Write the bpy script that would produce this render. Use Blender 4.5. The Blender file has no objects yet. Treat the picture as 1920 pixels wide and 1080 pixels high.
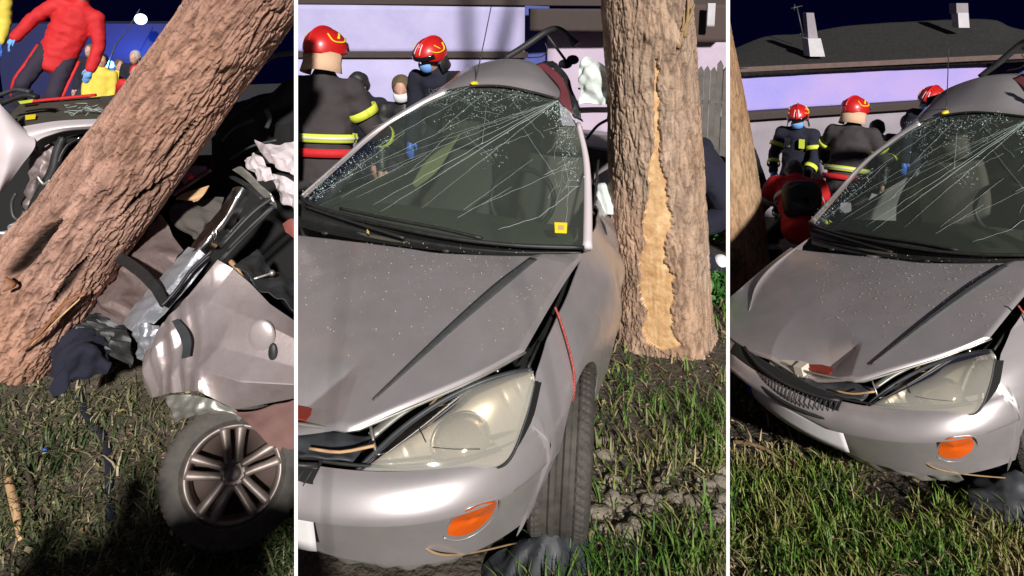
import bpy, bmesh, math, random
import numpy as np
from mathutils import Vector, Matrix

# ------------------------------------------------------------------ camera
scene = bpy.context.scene
C = np.array([1.392, -1.477, 1.974])
YAW = math.radians(19.28); PIT = math.radians(-10.61)
F = 1300.0; PP = (960.0, 250.0)           # focal length / principal point in 1920x1080 pixels
_cy, _sy, _cp, _sp = math.cos(YAW), math.sin(YAW), math.cos(PIT), math.sin(PIT)
RT = np.array([_cy, _sy, 0.0]); FW = np.array([-_sy*_cp, _cy*_cp, _sp]); UP = np.array([_sy*_sp, -_cy*_sp, _cp])
cd = bpy.data.cameras.new('camera'); cam = bpy.data.objects.new('camera', cd)
scene.collection.objects.link(cam); scene.camera = cam
cam.location = C; cam.rotation_euler = (math.pi/2+PIT, 0, YAW)
cd.sensor_width = 36; cd.lens = 36*F/1920; cd.shift_y = -(540-PP[1])/1920
cd.clip_start = 0.05; cd.clip_end = 500

# ------------------------------------------------------------------ night sky, floodlight direction, exposure
SUN_AZ = math.radians(12); SUN_EL = math.radians(26)      # light comes over the photographer's right shoulder
world = bpy.data.worlds.new('World'); scene.world = world; world.use_nodes = True
nt = world.node_tree; bg = nt.nodes['Background']
sky = nt.nodes.new('ShaderNodeTexSky'); sky.sky_type = 'NISHITA'; sky.sun_disc = False
sky.sun_elevation = math.radians(-3); sky.sun_rotation = math.radians(200)
nt.links.new(sky.outputs[0], bg.inputs[0]); bg.inputs[1].default_value = .5
bg2 = nt.nodes.new('ShaderNodeBackground'); bg2.inputs[0].default_value = (.0004, .0007, .009, 1); bg2.inputs[1].default_value = 1.0   # even navy added over the whole night sky
ad = nt.nodes.new('ShaderNodeAddShader'); nt.links.new(bg.outputs[0], ad.inputs[0]); nt.links.new(bg2.outputs[0], ad.inputs[1]); nt.links.new(ad.outputs[0], nt.nodes['World Output'].inputs[0])
sl = bpy.data.lights.new('sun', 'SUN'); sl.energy = 5.0; sl.angle = math.radians(2.5); sl.color = (1.0, 0.965, 0.92)
so = bpy.data.objects.new('sun', sl); scene.collection.objects.link(so)
_hd = np.array([-_sy, _cy, 0])                             # horizontal view direction
_ld = _hd*math.cos(SUN_AZ) - RT*math.sin(SUN_AZ)
_ld = _ld*math.cos(SUN_EL) + np.array([0, 0, -math.sin(SUN_EL)])
so.rotation_euler = Vector(_ld).to_track_quat('-Z', 'Y').to_euler()
so.location = (3, -6, 6)
vs = scene.view_settings; vs.view_transform = 'Standard'; vs.look = 'None'; vs.gamma = 1; vs.use_curve_mapping = False
vs.exposure = 0.12

# ------------------------------------------------------------------ pixel helpers (a pixel is a direction, the second argument fixes the distance)
def ray(x, y): return FW + RT*((x-PP[0])/F) + UP*((PP[1]-y)/F)
def at(x, y, d): return C + ray(x, y)*d
def onz(x, y, z): r = ray(x, y); return C + r*((z-C[2])/r[2])
def ony(x, y, v): r = ray(x, y); return C + r*((v-C[1])/r[1])
def onx(x, y, v): r = ray(x, y); return C + r*((v-C[0])/r[0])
def drape(x, y, G, t0=.6, t1=6.5, n=500):
    r = ray(x, y); t = np.linspace(t0, t1, n); p = C + t[:, None]*r
    g = G(p[:, 0], p[:, 1], p[:, 2]); i = int(np.argmax(g < 0))
    if not (g < 0).any(): return C + r*3.0
    a, b = t[max(i-1, 0)], t[i]
    for _ in range(18):
        m = (a+b)/2; q = C + m*r
        if G(q[0], q[1], q[2]) < 0: b = m
        else: a = m
    return C + b*r
rng = np.random.default_rng(7); random.seed(7)

# ------------------------------------------------------------------ noise
def _hash(ix, iy, iz, s=0):
    h = (ix.astype(np.int64)*73856093) ^ (iy.astype(np.int64)*19349663) ^ (iz.astype(np.int64)*83492791) ^ (s*2654435761)
    h = (h ^ (h >> 13))*1274126177; h = h ^ (h >> 16)
    return (h & 0xFFFFFF)/float(0xFFFFFF)
def vnoise(P, s=0):
    P = np.asarray(P, float); i = np.floor(P); f = P-i; f = f*f*(3-2*f); i = i.astype(np.int64); o = 0
    for dx in (0, 1):
        for dy in (0, 1):
            for dz in (0, 1):
                w = (f[:, 0] if dx else 1-f[:, 0])*(f[:, 1] if dy else 1-f[:, 1])*(f[:, 2] if dz else 1-f[:, 2])
                o = o + w*_hash(i[:, 0]+dx, i[:, 1]+dy, i[:, 2]+dz, s)
    return o
def fbm(P, octv=4, s=0):
    P = np.asarray(P, float); o = 0; a = .5; t = 0
    for k in range(octv): o = o + a*vnoise(P*2**k+k*17.3, s+k); t += a; a *= .5
    return o/t
def worley(P, s=0):
    P = np.asarray(P, float); i = np.floor(P).astype(np.int64); d1 = np.full(len(P), 9.); d2 = d1.copy(); cid = np.zeros(len(P))
    for dx in (-1, 0, 1):
        for dy in (-1, 0, 1):
            for dz in (-1, 0, 1):
                c = i+np.array([dx, dy, dz]); h = [_hash(c[:, 0], c[:, 1], c[:, 2], s+k) for k in range(3)]
                d = np.sqrt(sum((c[:, k]+h[k]-P[:, k])**2 for k in range(3)))
                n = d < d1; d2 = np.where(n, d1, np.minimum(d2, d)); cid = np.where(n, h[0], cid); d1 = np.where(n, d, d1)
    return d1, d2, cid
def crumple(P, amp, scale, s=0):
    r = np.random.default_rng(s); o = 0
    for k in range(5):
        v = r.normal(size=3); v /= np.linalg.norm(v); u = P@v*scale*(1+.6*k)+r.random()*9+1.2*vnoise(P*scale*.7, s+k)
        o = o + np.abs((u % 1)-.5)*2/(1+.5*k)
    return amp*(o-o.mean())

# ------------------------------------------------------------------ mesh helpers
COL = scene.collection; BAY = {}; CUR = [2]; WORLDROOTS = []
class MB:
    def __init__(s): s.v = []; s.f = []
    def add(s, v, f):
        o = len(s.v); s.v += [tuple(map(float, p)) for p in v]; s.f += [tuple(i+o for i in q) for q in f]; return s
    def box(s, c, d, M=None):
        v = [np.array([x*d[0]/2, y*d[1]/2, z*d[2]/2]) for x in (-1, 1) for y in (-1, 1) for z in (-1, 1)]
        if M is not None: v = [np.array(M)@p for p in v]
        return s.add([p+np.array(c) for p in v], [(0, 1, 3, 2), (4, 6, 7, 5), (0, 4, 5, 1), (2, 3, 7, 6), (0, 2, 6, 4), (1, 5, 7, 3)])
    def tube(s, pts, r, n=8, k=1, flat=None):
        pts = spl(pts, k) if k > 1 else np.array(pts, float)
        m = len(pts); rr = np.interp(np.linspace(0, 1, m), np.linspace(0, 1, len(np.atleast_1d(r))), np.atleast_1d(r)) if np.ndim(r) else np.full(m, r)
        T = np.gradient(pts, axis=0); T /= np.linalg.norm(T, axis=1)[:, None]+1e-12
        u = np.cross(T[0], [0.31, .2, .93]); u /= np.linalg.norm(u); V = []
        for i in range(m):
            u = u-T[i]*(u@T[i]); u /= np.linalg.norm(u)+1e-12; w = np.cross(T[i], u)
            for j in range(n):
                a = 2*math.pi*j/n; V.append(pts[i]+rr[i]*(u*math.cos(a)+w*math.sin(a)*(flat or 1)))
        Fc = [(i*n+j, i*n+(j+1) % n, (i+1)*n+(j+1) % n, (i+1)*n+j) for i in range(m-1) for j in range(n)]
        Fc += [tuple(range(n-1, -1, -1)), tuple(range((m-1)*n, m*n))]
        return s.add(V, Fc)
    def ball(s, c, r, nu=14, nv=9, M=None):
        r = np.array(r if np.ndim(r) else (r, r, r)); V = [np.array([0, 0, 1.])]
        for i in range(1, nv):
            for j in range(nu):
                t, p = math.pi*i/nv, 2*math.pi*j/nu; V.append(np.array([math.sin(t)*math.cos(p), math.sin(t)*math.sin(p), math.cos(t)]))
        V.append(np.array([0, 0, -1.])); Fc = [(0, 1+j, 1+(j+1) % nu) for j in range(nu)]
        for i in range(nv-2):
            for j in range(nu): Fc.append((1+i*nu+j, 1+(i+1)*nu+j, 1+(i+1)*nu+(j+1) % nu, 1+i*nu+(j+1) % nu))
        b = 1+(nv-2)*nu; Fc += [(b+j, len(V)-1, b+(j+1) % nu) for j in range(nu)]
        V = [p*r for p in V]
        if M is not None: V = [np.array(M)@p for p in V]
        return s.add([p+np.array(c) for p in V], Fc)
    def grid(s, G):
        a, b = G.shape[:2]
        return s.add(G.reshape(-1, 3), [(i*b+j, i*b+j+1, (i+1)*b+j+1, (i+1)*b+j) for i in range(a-1) for j in range(b-1)])
    def slab(s, G, th, N=None):
        a, b = G.shape[:2]; n = normals(G) if N is None else N; H = G-n*th
        base = len(s.v); s.grid(G); s.grid(H[:, ::-1])
        idx = lambda i, j: base+i*b+j
        idb = lambda i, j: base+a*b+i*b+(b-1-j)
        for j in range(b-1):
            s.f.append((idx(0, j+1), idx(0, j), idb(0, j), idb(0, j+1))); s.f.append((idx(a-1, j), idx(a-1, j+1), idb(a-1, j+1), idb(a-1, j)))
        for i in range(a-1):
            s.f.append((idx(i, 0), idx(i+1, 0), idb(i+1, 0), idb(i, 0))); s.f.append((idx(i+1, b-1), idx(i, b-1), idb(i, b-1), idb(i+1, b-1)))
        return s
    def build(s, name, mat, parent=None, smooth=True, auto=None):
        me = bpy.data.meshes.new(name); me.from_pydata(s.v, [], s.f); me.validate()
        o = bpy.data.objects.new(name, me); COL.objects.link(o); me.materials.append(mat)
        if smooth: me.polygons.foreach_set('use_smooth', [True]*len(me.polygons))
        if auto: me.set_sharp_from_angle(angle=math.radians(auto))
        o.parent = parent; BAY[o.name] = CUR[0]; return o
def normals(G):
    n = np.cross(np.gradient(G, axis=0), np.gradient(G, axis=1)); return n/(np.linalg.norm(n, axis=2)[..., None]+1e-12)
def spl(P, k):
    P = np.array(P, float); n = len(P)
    if n < 3: t = np.linspace(0, 1, k+1)[:, None]; return P[0]*(1-t)+P[-1]*t
    Q = np.vstack([2*P[0]-P[1], P, 2*P[-1]-P[-2]]); out = []
    for i in range(1, n):
        p0, p1, p2, p3 = Q[i-1], Q[i], Q[i+1], Q[i+2]
        for t in np.arange(k)/k:
            out.append(.5*((2*p1)+(-p0+p2)*t+(2*p0-5*p1+4*p2-p3)*t*t+(-p0+3*p1-3*p2+p3)*t**3))
    out.append(P[-1]); return np.array(out)
def resamp(P, n):
    Q = spl(P, 12); d = np.r_[0, np.cumsum(np.linalg.norm(np.diff(Q, axis=0), axis=1))]
    t = np.linspace(0, d[-1], n); return np.stack([np.interp(t, d, Q[:, k]) for k in range(Q.shape[1])], 1)
def loft(rows, m, n, lin=False):
    if lin:
        def rl(P, k):
            P = np.array(P, float); t = np.linspace(0, len(P)-1, k); return np.stack([np.interp(t, np.arange(len(P)), P[:, c]) for c in range(3)], 1)
        R = np.array([rl(r, n) for r in rows]); return np.stack([rl(R[:, j], m) for j in range(n)], 1)
    R = np.array([resamp(r, n) for r in rows]); k = max(1, math.ceil((m-1)/(len(rows)-1)))
    G = np.stack([spl(R[:, j], k) for j in range(n)], 1); return G
def disp(G, a): return G+normals(G)*np.asarray(a).reshape(G.shape[0], G.shape[1])[..., None]
def facing(G, toward=None):
    "orient grid so that normals look at the camera side"
    n = normals(G); c = np.array(C if toward is None else toward)-G
    return G if (n*c).sum() > 0 else G[:, ::-1]
def empty(name, loc, label=None, cat=None, group=None, M=None):
    o = bpy.data.objects.new(name, None); COL.objects.link(o); o.empty_display_size = .2
    if M is not None: o.matrix_world = M
    else: o.location = loc
    if label:
        tag(o, label, cat, group)
        if M is None: WORLDROOTS.append(o)
    BAY[o.name] = CUR[0]; return o
def tag(o, label, cat, group=None):
    o['label'] = label; o['category'] = cat
    if group: o['group'] = group
    return o
def struct(o): o['kind'] = 'structure'; return o
def stuff(o): o['kind'] = 'stuff'; return o
def reloc(root):
    "shift child meshes so that they keep their world place under a root that is not at the origin"
    Mi = root.matrix_world.inverted() if root.matrix_world else Matrix()
    Mi = root.matrix_basis.inverted()
    for c in root.children:
        if c.type == 'MESH': c.data.transform(Mi)
        for g in c.children:
            if g.type == 'MESH': g.data.transform(Mi)

# ------------------------------------------------------------------ materials
MATS = {}
def mat(name, base, rough=.6, metal=0, coat=0, spec=.5, noise=None, bump=None, trans=0, alpha=1, emit=None, sheen=0, mix2=None):
    "noise=(scale, second colour, contrast) colours it unevenly, bump=(scale, strength, distance)"
    if name in MATS: return MATS[name]
    m = bpy.data.materials.new(name); m.use_nodes = True; t = m.node_tree; b = t.nodes['Principled BSDF']; L = t.links.new
    b.inputs['Base Color'].default_value = (*base, 1); b.inputs['Roughness'].default_value = rough; b.inputs['Metallic'].default_value = metal
    b.inputs['Coat Weight'].default_value = coat; b.inputs['Coat Roughness'].default_value = .12; b.inputs['Specular IOR Level'].default_value = spec
    b.inputs['Transmission Weight'].default_value = trans; b.inputs['Alpha'].default_value = alpha; b.inputs['Sheen Weight'].default_value = sheen
    if emit: b.inputs['Emission Color'].default_value = (*emit[0], 1); b.inputs['Emission Strength'].default_value = emit[1]
    tc = t.nodes.new('ShaderNodeTexCoord')
    if noise:
        n = t.nodes.new('ShaderNodeTexNoise'); n.inputs['Scale'].default_value = noise[0]; n.inputs['Detail'].default_value = 6; n.inputs['Roughness'].default_value = .62
        L(tc.outputs['Object'], n.inputs['Vector']); r = t.nodes.new('ShaderNodeValToRGB'); w = noise[2]
        r.color_ramp.elements[0].position = .5-w; r.color_ramp.elements[1].position = .5+w
        r.color_ramp.elements[0].color = (*base, 1); r.color_ramp.elements[1].color = (*noise[1], 1)
        L(n.outputs['Fac'], r.inputs['Fac']); outc = r.outputs[0]
        if mix2:
            n2 = t.nodes.new('ShaderNodeTexNoise'); n2.inputs['Scale'].default_value = mix2[0]; n2.inputs['Detail'].default_value = 3; L(tc.outputs['Object'], n2.inputs['Vector'])
            r2 = t.nodes.new('ShaderNodeValToRGB'); r2.color_ramp.elements[0].position = mix2[2]; r2.color_ramp.elements[1].position = mix2[2]+.12
            L(n2.outputs['Fac'], r2.inputs['Fac']); mx = t.nodes.new('ShaderNodeMix'); mx.data_type = 'RGBA'
            L(r2.outputs[0], mx.inputs['Factor']); L(outc, mx.inputs[6]); mx.inputs[7].default_value = (*mix2[1], 1); outc = mx.outputs[2]
        L(outc, b.inputs['Base Color'])
        mr = t.nodes.new('ShaderNodeMapRange'); mr.inputs[3].default_value = max(0, rough-.08); mr.inputs[4].default_value = min(1, rough+.1)
        L(n.outputs['Fac'], mr.inputs[0]); L(mr.outputs[0], b.inputs['Roughness'])
    if bump:
        n = t.nodes.new('ShaderNodeTexNoise'); n.inputs['Scale'].default_value = bump[0]; n.inputs['Detail'].default_value = 6; L(tc.outputs['Object'], n.inputs['Vector'])
        bp = t.nodes.new('ShaderNodeBump'); bp.inputs['Strength'].default_value = bump[1]; bp.inputs['Distance'].default_value = bump[2]
        L(n.outputs['Fac'], bp.inputs['Height']); L(bp.outputs[0], b.inputs['Normal'])
    MATS[name] = m; return m
def attr_mat(name, attr, rough=.7, bump=None, gain=1.0, spec=.3, sss=False):
    m = bpy.data.materials.new(name); m.use_nodes = True; t = m.node_tree; b = t.nodes['Principled BSDF']
    a = t.nodes.new('ShaderNodeAttribute'); a.attribute_name = attr; t.links.new(a.outputs['Color'], b.inputs['Base Color'])
    b.inputs['Roughness'].default_value = rough; b.inputs['Specular IOR Level'].default_value = spec
    if bump:
        tc = t.nodes.new('ShaderNodeTexCoord'); n = t.nodes.new('ShaderNodeTexNoise'); n.inputs['Scale'].default_value = bump[0]; n.inputs['Detail'].default_value = 8
        t.links.new(tc.outputs['Object'], n.inputs['Vector']); bp = t.nodes.new('ShaderNodeBump'); bp.inputs['Strength'].default_value = bump[1]; bp.inputs['Distance'].default_value = bump[2]
        t.links.new(n.outputs['Fac'], bp.inputs['Height']); t.links.new(bp.outputs[0], b.inputs['Normal'])
    return m
def setcol(o, cols, attr='tint'):
    a = o.data.color_attributes.new(attr, 'FLOAT_COLOR', 'POINT'); c = np.ones((len(o.data.vertices), 4)); c[:, :3] = cols; a.data.foreach_set('color', c.ravel())
M_paint = mat('silver_paint', (.54, .495, .505), .36, .55, .4, noise=(5, (.43, .395, .395), .2), bump=(900, .05, .001))
M_paint1 = mat('silver_paint_scuffed', (.50, .43, .43), .34, .6, .3, noise=(9, (.36, .29, .28), .2), bump=(60, .12, .004))
M_white = mat('pale_paint', (.74, .66, .68), .35, .1, .4, noise=(3, (.66, .58, .6), .3))
M_black = mat('black_plastic', (.012, .012, .013), .5, noise=(30, (.03, .03, .03), .3), bump=(200, .2, .002))
M_trim = mat('grey_plastic', (.055, .06, .065), .45, noise=(20, (.03, .03, .035), .3))
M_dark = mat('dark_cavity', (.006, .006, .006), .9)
M_rub = mat('tyre_rubber', (.035, .032, .030), .75, noise=(25, (.085, .073, .06), .22), bump=(150, .4, .003))
M_chrome = mat('bright_metal', (.72, .72, .72), .22, 1, noise=(12, (.5, .5, .5), .3))
M_alloy = mat('dusty_alloy', (.36, .31, .29), .5, .6, noise=(14, (.22, .165, .14), .25))
M_rail = mat('galvanised_metal', (.55, .56, .52), .4, .7, noise=(18, (.30, .27, .23), .25))
M_orange = mat('orange_lens', (.85, .13, .01), .25, coat=.6, bump=(220, .3, .003))
M_red = mat('red_gloss', (.60, .012, .012), .38, coat=.25, noise=(14, (.42, .012, .012), .25))
M_yel = mat('yellow_reflective', (.72, .80, .06), .5, noise=(40, (.6, .68, .08), .3))
M_yel2 = mat('yellow_sticker', (.80, .62, .02), .5)
M_silvertape = mat('silver_reflective', (.62, .64, .6), .4)
M_jacket = mat('black_turnout_cloth', (.030, .025, .027), .85, noise=(5, (.05, .04, .042), .25), bump=(90, .5, .004))
M_navy = mat('navy_cloth', (.007, .008, .020), .9, noise=(6, (.013, .013, .028), .3), bump=(70, .5, .006))
M_trous = mat('dark_trousers', (.018, .014, .03), .85, noise=(6, (.03, .02, .04), .3), bump=(70, .4, .005))
M_redcloth = mat('red_cloth', (.60, .014, .018), .75, noise=(7, (.48, .01, .015), .3), bump=(40, .4, .006))
M_skin = mat('skin', (.52, .30, .22), .55, noise=(12, (.46, .24, .18), .3))
M_hood = mat('cream_neck_cloth', (.62, .40, .26), .85, bump=(60, .5, .005))
M_blue = mat('blue_nitrile', (.05, .16, .60), .45)
M_mask = mat('blue_mask', (.16, .36, .75), .7)
M_wmask = mat('white_mask', (.75, .74, .74), .7)
M_olive = mat('olive_wool', (.14, .10, .05), .9, noise=(20, (.08, .06, .03), .3))
M_hivis = mat('yellow_vest', (.75, .60, .08), .7, noise=(9, (.6, .45, .05), .3))
M_visor = mat('black_visor', (.01, .01, .012), .12, coat=.8)
M_wood = mat('bare_wood', (.74, .51, .27), .6, noise=(18, (.42, .21, .08), .24), bump=(45, .6, .008))
M_soil = mat('soil', (.050, .038, .027), .95, noise=(4, (.10, .082, .062), .22), bump=(35, .9, .03))
M_bark = attr_mat('bark', 'tint', .9, bump=(70, .7, .012), spec=.15)
M_leaf = attr_mat('grass_blade', 'tint', .55)
M_plaster = mat('lilac_light_plaster', (.44, .41, .62), .9, noise=(2.6, (.36, .335, .55), .22), bump=(60, .35, .01))  # lilac light on the wall is put into the plaster colour
M_plaster3 = mat('violet_light_plaster', (.43, .32, .60), .9, noise=(.7, (.27, .26, .66), .2), bump=(45, .4, .012))  # violet and blue light put into the plaster colour
M_plasterlow = mat('dusty_plinth_plaster', (.30, .27, .31), .9, noise=(3, (.23, .2, .22), .3), bump=(50, .4, .01))
M_ledge = mat('dark_timber', (.035, .026, .024), .8, noise=(12, (.06, .04, .035), .3))
M_roof = mat('weathered_roof', (.012, .011, .011), .9, noise=(7, (.022, .02, .019), .3), bump=(16, .9, .03))
M_conc = mat('pale_render', (.55, .52, .55), .85, noise=(8, (.42, .4, .42), .3))
M_fence = mat('grey_paling', (.15, .135, .12), .9, noise=(9, (.08, .07, .065), .3), bump=(40, .6, .006))
M_divider = mat('separator_white', (.93, .93, .93), .6)
M_airbag = mat('white_fabric', (.66, .70, .68), .75, noise=(8, (.5, .56, .53), .3), bump=(50, .4, .006))
M_maroon = mat('maroon_lining', (.16, .035, .045), .7)
M_twig = mat('dry_twig', (.36, .24, .12), .85, noise=(30, (.22, .14, .07), .3))
M_petal = mat('pale_petal', (.78, .66, .38), .7)
M_straw = mat('dead_leaf', (.50, .40, .12), .8)
M_seat = mat('grey_upholstery', (.09, .075, .068), .9, bump=(80, .5, .004))
M_tan = mat('tan_plastic', (.55, .34, .18), .6)
M_mauve = mat('scraped_sill_metal', (.28, .215, .21), .5, .4, noise=(10, (.15, .10, .09), .25), bump=(40, .4, .008))
M_foil = mat('torn_bare_metal', (.62, .64, .70), .42, .7, noise=(14, (.38, .39, .43), .3), bump=(60, .4, .005))
M_frost = mat('shattered_glass', (.62, .76, .72), .35, alpha=.55)
M_crack = mat('crack_edge', (.50, .57, .55), .4, alpha=.75)
M_dash = mat('dashboard', (.085, .075, .055), .8, noise=(12, (.055, .05, .036), .3))
M_plate = mat('plate_white', (.72, .70, .70), .4, noise=(9, (.6, .57, .57), .25))
M_plateb = mat('plate_blue', (.03, .06, .45), .4)
def glassmat(name, tint, a, rough=.05, diff=.0, dcol=(.6, .6, .6), ior=1.5):
    m = bpy.data.materials.new(name); m.use_nodes = True; t = m.node_tree; t.nodes.clear(); L = t.links.new
    out = t.nodes.new('ShaderNodeOutputMaterial'); tr = t.nodes.new('ShaderNodeBsdfTransparent'); gl = t.nodes.new('ShaderNodeBsdfGlossy'); df = t.nodes.new('ShaderNodeBsdfDiffuse')
    tr.inputs[0].default_value = (*tint, 1); gl.inputs['Roughness'].default_value = rough; df.inputs[0].default_value = (*dcol, 1)
    fr = t.nodes.new('ShaderNodeFresnel'); fr.inputs[0].default_value = ior
    m1 = t.nodes.new('ShaderNodeMixShader'); m1.inputs[0].default_value = diff; L(tr.outputs[0], m1.inputs[1]); L(df.outputs[0], m1.inputs[2])
    m2 = t.nodes.new('ShaderNodeMixShader'); L(fr.outputs[0], m2.inputs[0]); L(m1.outputs[0], m2.inputs[1]); L(gl.outputs[0], m2.inputs[2]); L(m2.outputs[0], out.inputs[0]); return m
M_glass = glassmat('windscreen_glass', (.72, .78, .74), .1, .04, .055, (.42, .46, .40), 1.16)
M_lens = glassmat('headlamp_lens', (.93, .90, .84), .1, .06, .22, (.72, .71, .66), 1.3)
# ------------------------------------------------------------------ white separators added for the borders between the three plots
def separator_plane(px):
    n = np.cross(ray(px, 0), ray(px, 1080)); n /= np.linalg.norm(n)
    return n if n@RT > 0 else -n
N1, N2 = separator_plane(555), separator_plane(1365); WT = .0056
def divider(px, n, label):
    CUR[0] = 0; m = MB(); r = ray(px, 250); h = np.array([r[0], r[1], 0]); h /= np.linalg.norm(h)
    h = h-n*(h@n); h /= np.linalg.norm(h); u = np.cross(n, h); u = u if u[2] > 0 else -u; q = []
    for s in (-1, 1):
        for (d, z) in ((1.12, -2.3), (1.12, .03), (1.126, .03), (1.126, -2.3)): q.append(C+h*d+u*z+n*s*WT/2)
    m.add(q, [(0, 1, 2, 3), (7, 6, 5, 4), (0, 4, 5, 1), (1, 5, 6, 2), (2, 6, 7, 3), (3, 7, 4, 0)])
    o = m.build('added_separator', M_divider, smooth=False); tag(o, label, 'separator'); return o
divider(555, N1, 'added slim white border post between the wreck and the car beside the scarred tree')
divider(1365, N2, 'added slim white border post between the scarred tree and the leaning pale tan trunk')

# ------------------------------------------------------------------ the crashed silver car (built once, in its own metres: x to its left, y to its tail)
CUR[0] = 2
def bz(x, y): return np.interp(y, *BZ)-.045*(x/.72)**2
_yy = np.linspace(-.2, 1.6, 400); _p = spl([(-.2, .60), (0, .67), (.14, .722), (.4, .79), (.63, .845), (.9, .905), (1.2, .95), (1.6, .985)], 30)
BZ = (_yy, np.interp(_yy, _p[:, 0], _p[:, 1]))
def onb(px, py): return drape(px, py, lambda x, y, z: z-bz(x, y))
SN, SL = 2.6, .75
def _sp1(pts):
    p = spl(pts, 20); return lambda z: np.interp(z, p[:, 0], p[:, 1])
Wz = _sp1([(.10, .76), (.2, .80), (.3, .825), (.45, .85), (.55, .856), (.65, .85), (.72, .836), (.78, .808), (.82, .783), (.87, .757), (.93, .73), (1.0, .70)])
Yz = _sp1([(.10, .22), (.2, .15), (.3, .105), (.40, .062), (.47, .032), (.49, .024), (.497, -.012), (.51, -.022), (.535, -.016), (.56, -.002), (.59, .022), (.61, .05), (.63, .09), (.7, .19), (.8, .33)])
def pinch(y): return 1-.30*np.clip((y-1.55)/1.0, 0, 1)**1.5*np.clip((4.2-y)/1.6, 0, 1)
def shell(phi, z):
    s, c = np.sin(np.abs(phi)), np.cos(phi); n = 2/SN
    return np.stack([np.sign(phi)*Wz(z)*s**n, Yz(z)+SL*(1-np.clip(c, 0, 1)**n), z], -1)
def shellG(x, y, z):
    return (np.abs(x)/Wz(z))**SN+(np.clip(Yz(z)+SL-y, 0, None)/SL)**SN-1
def side(y, z, sg=1):
    k = np.clip((Yz(z)+SL-y)/SL, 0, 1); return np.stack([sg*Wz(z)*(1-k**SN)**(1/SN)*np.where(sg > 0, pinch(y), 1), y, z], -1)

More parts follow.
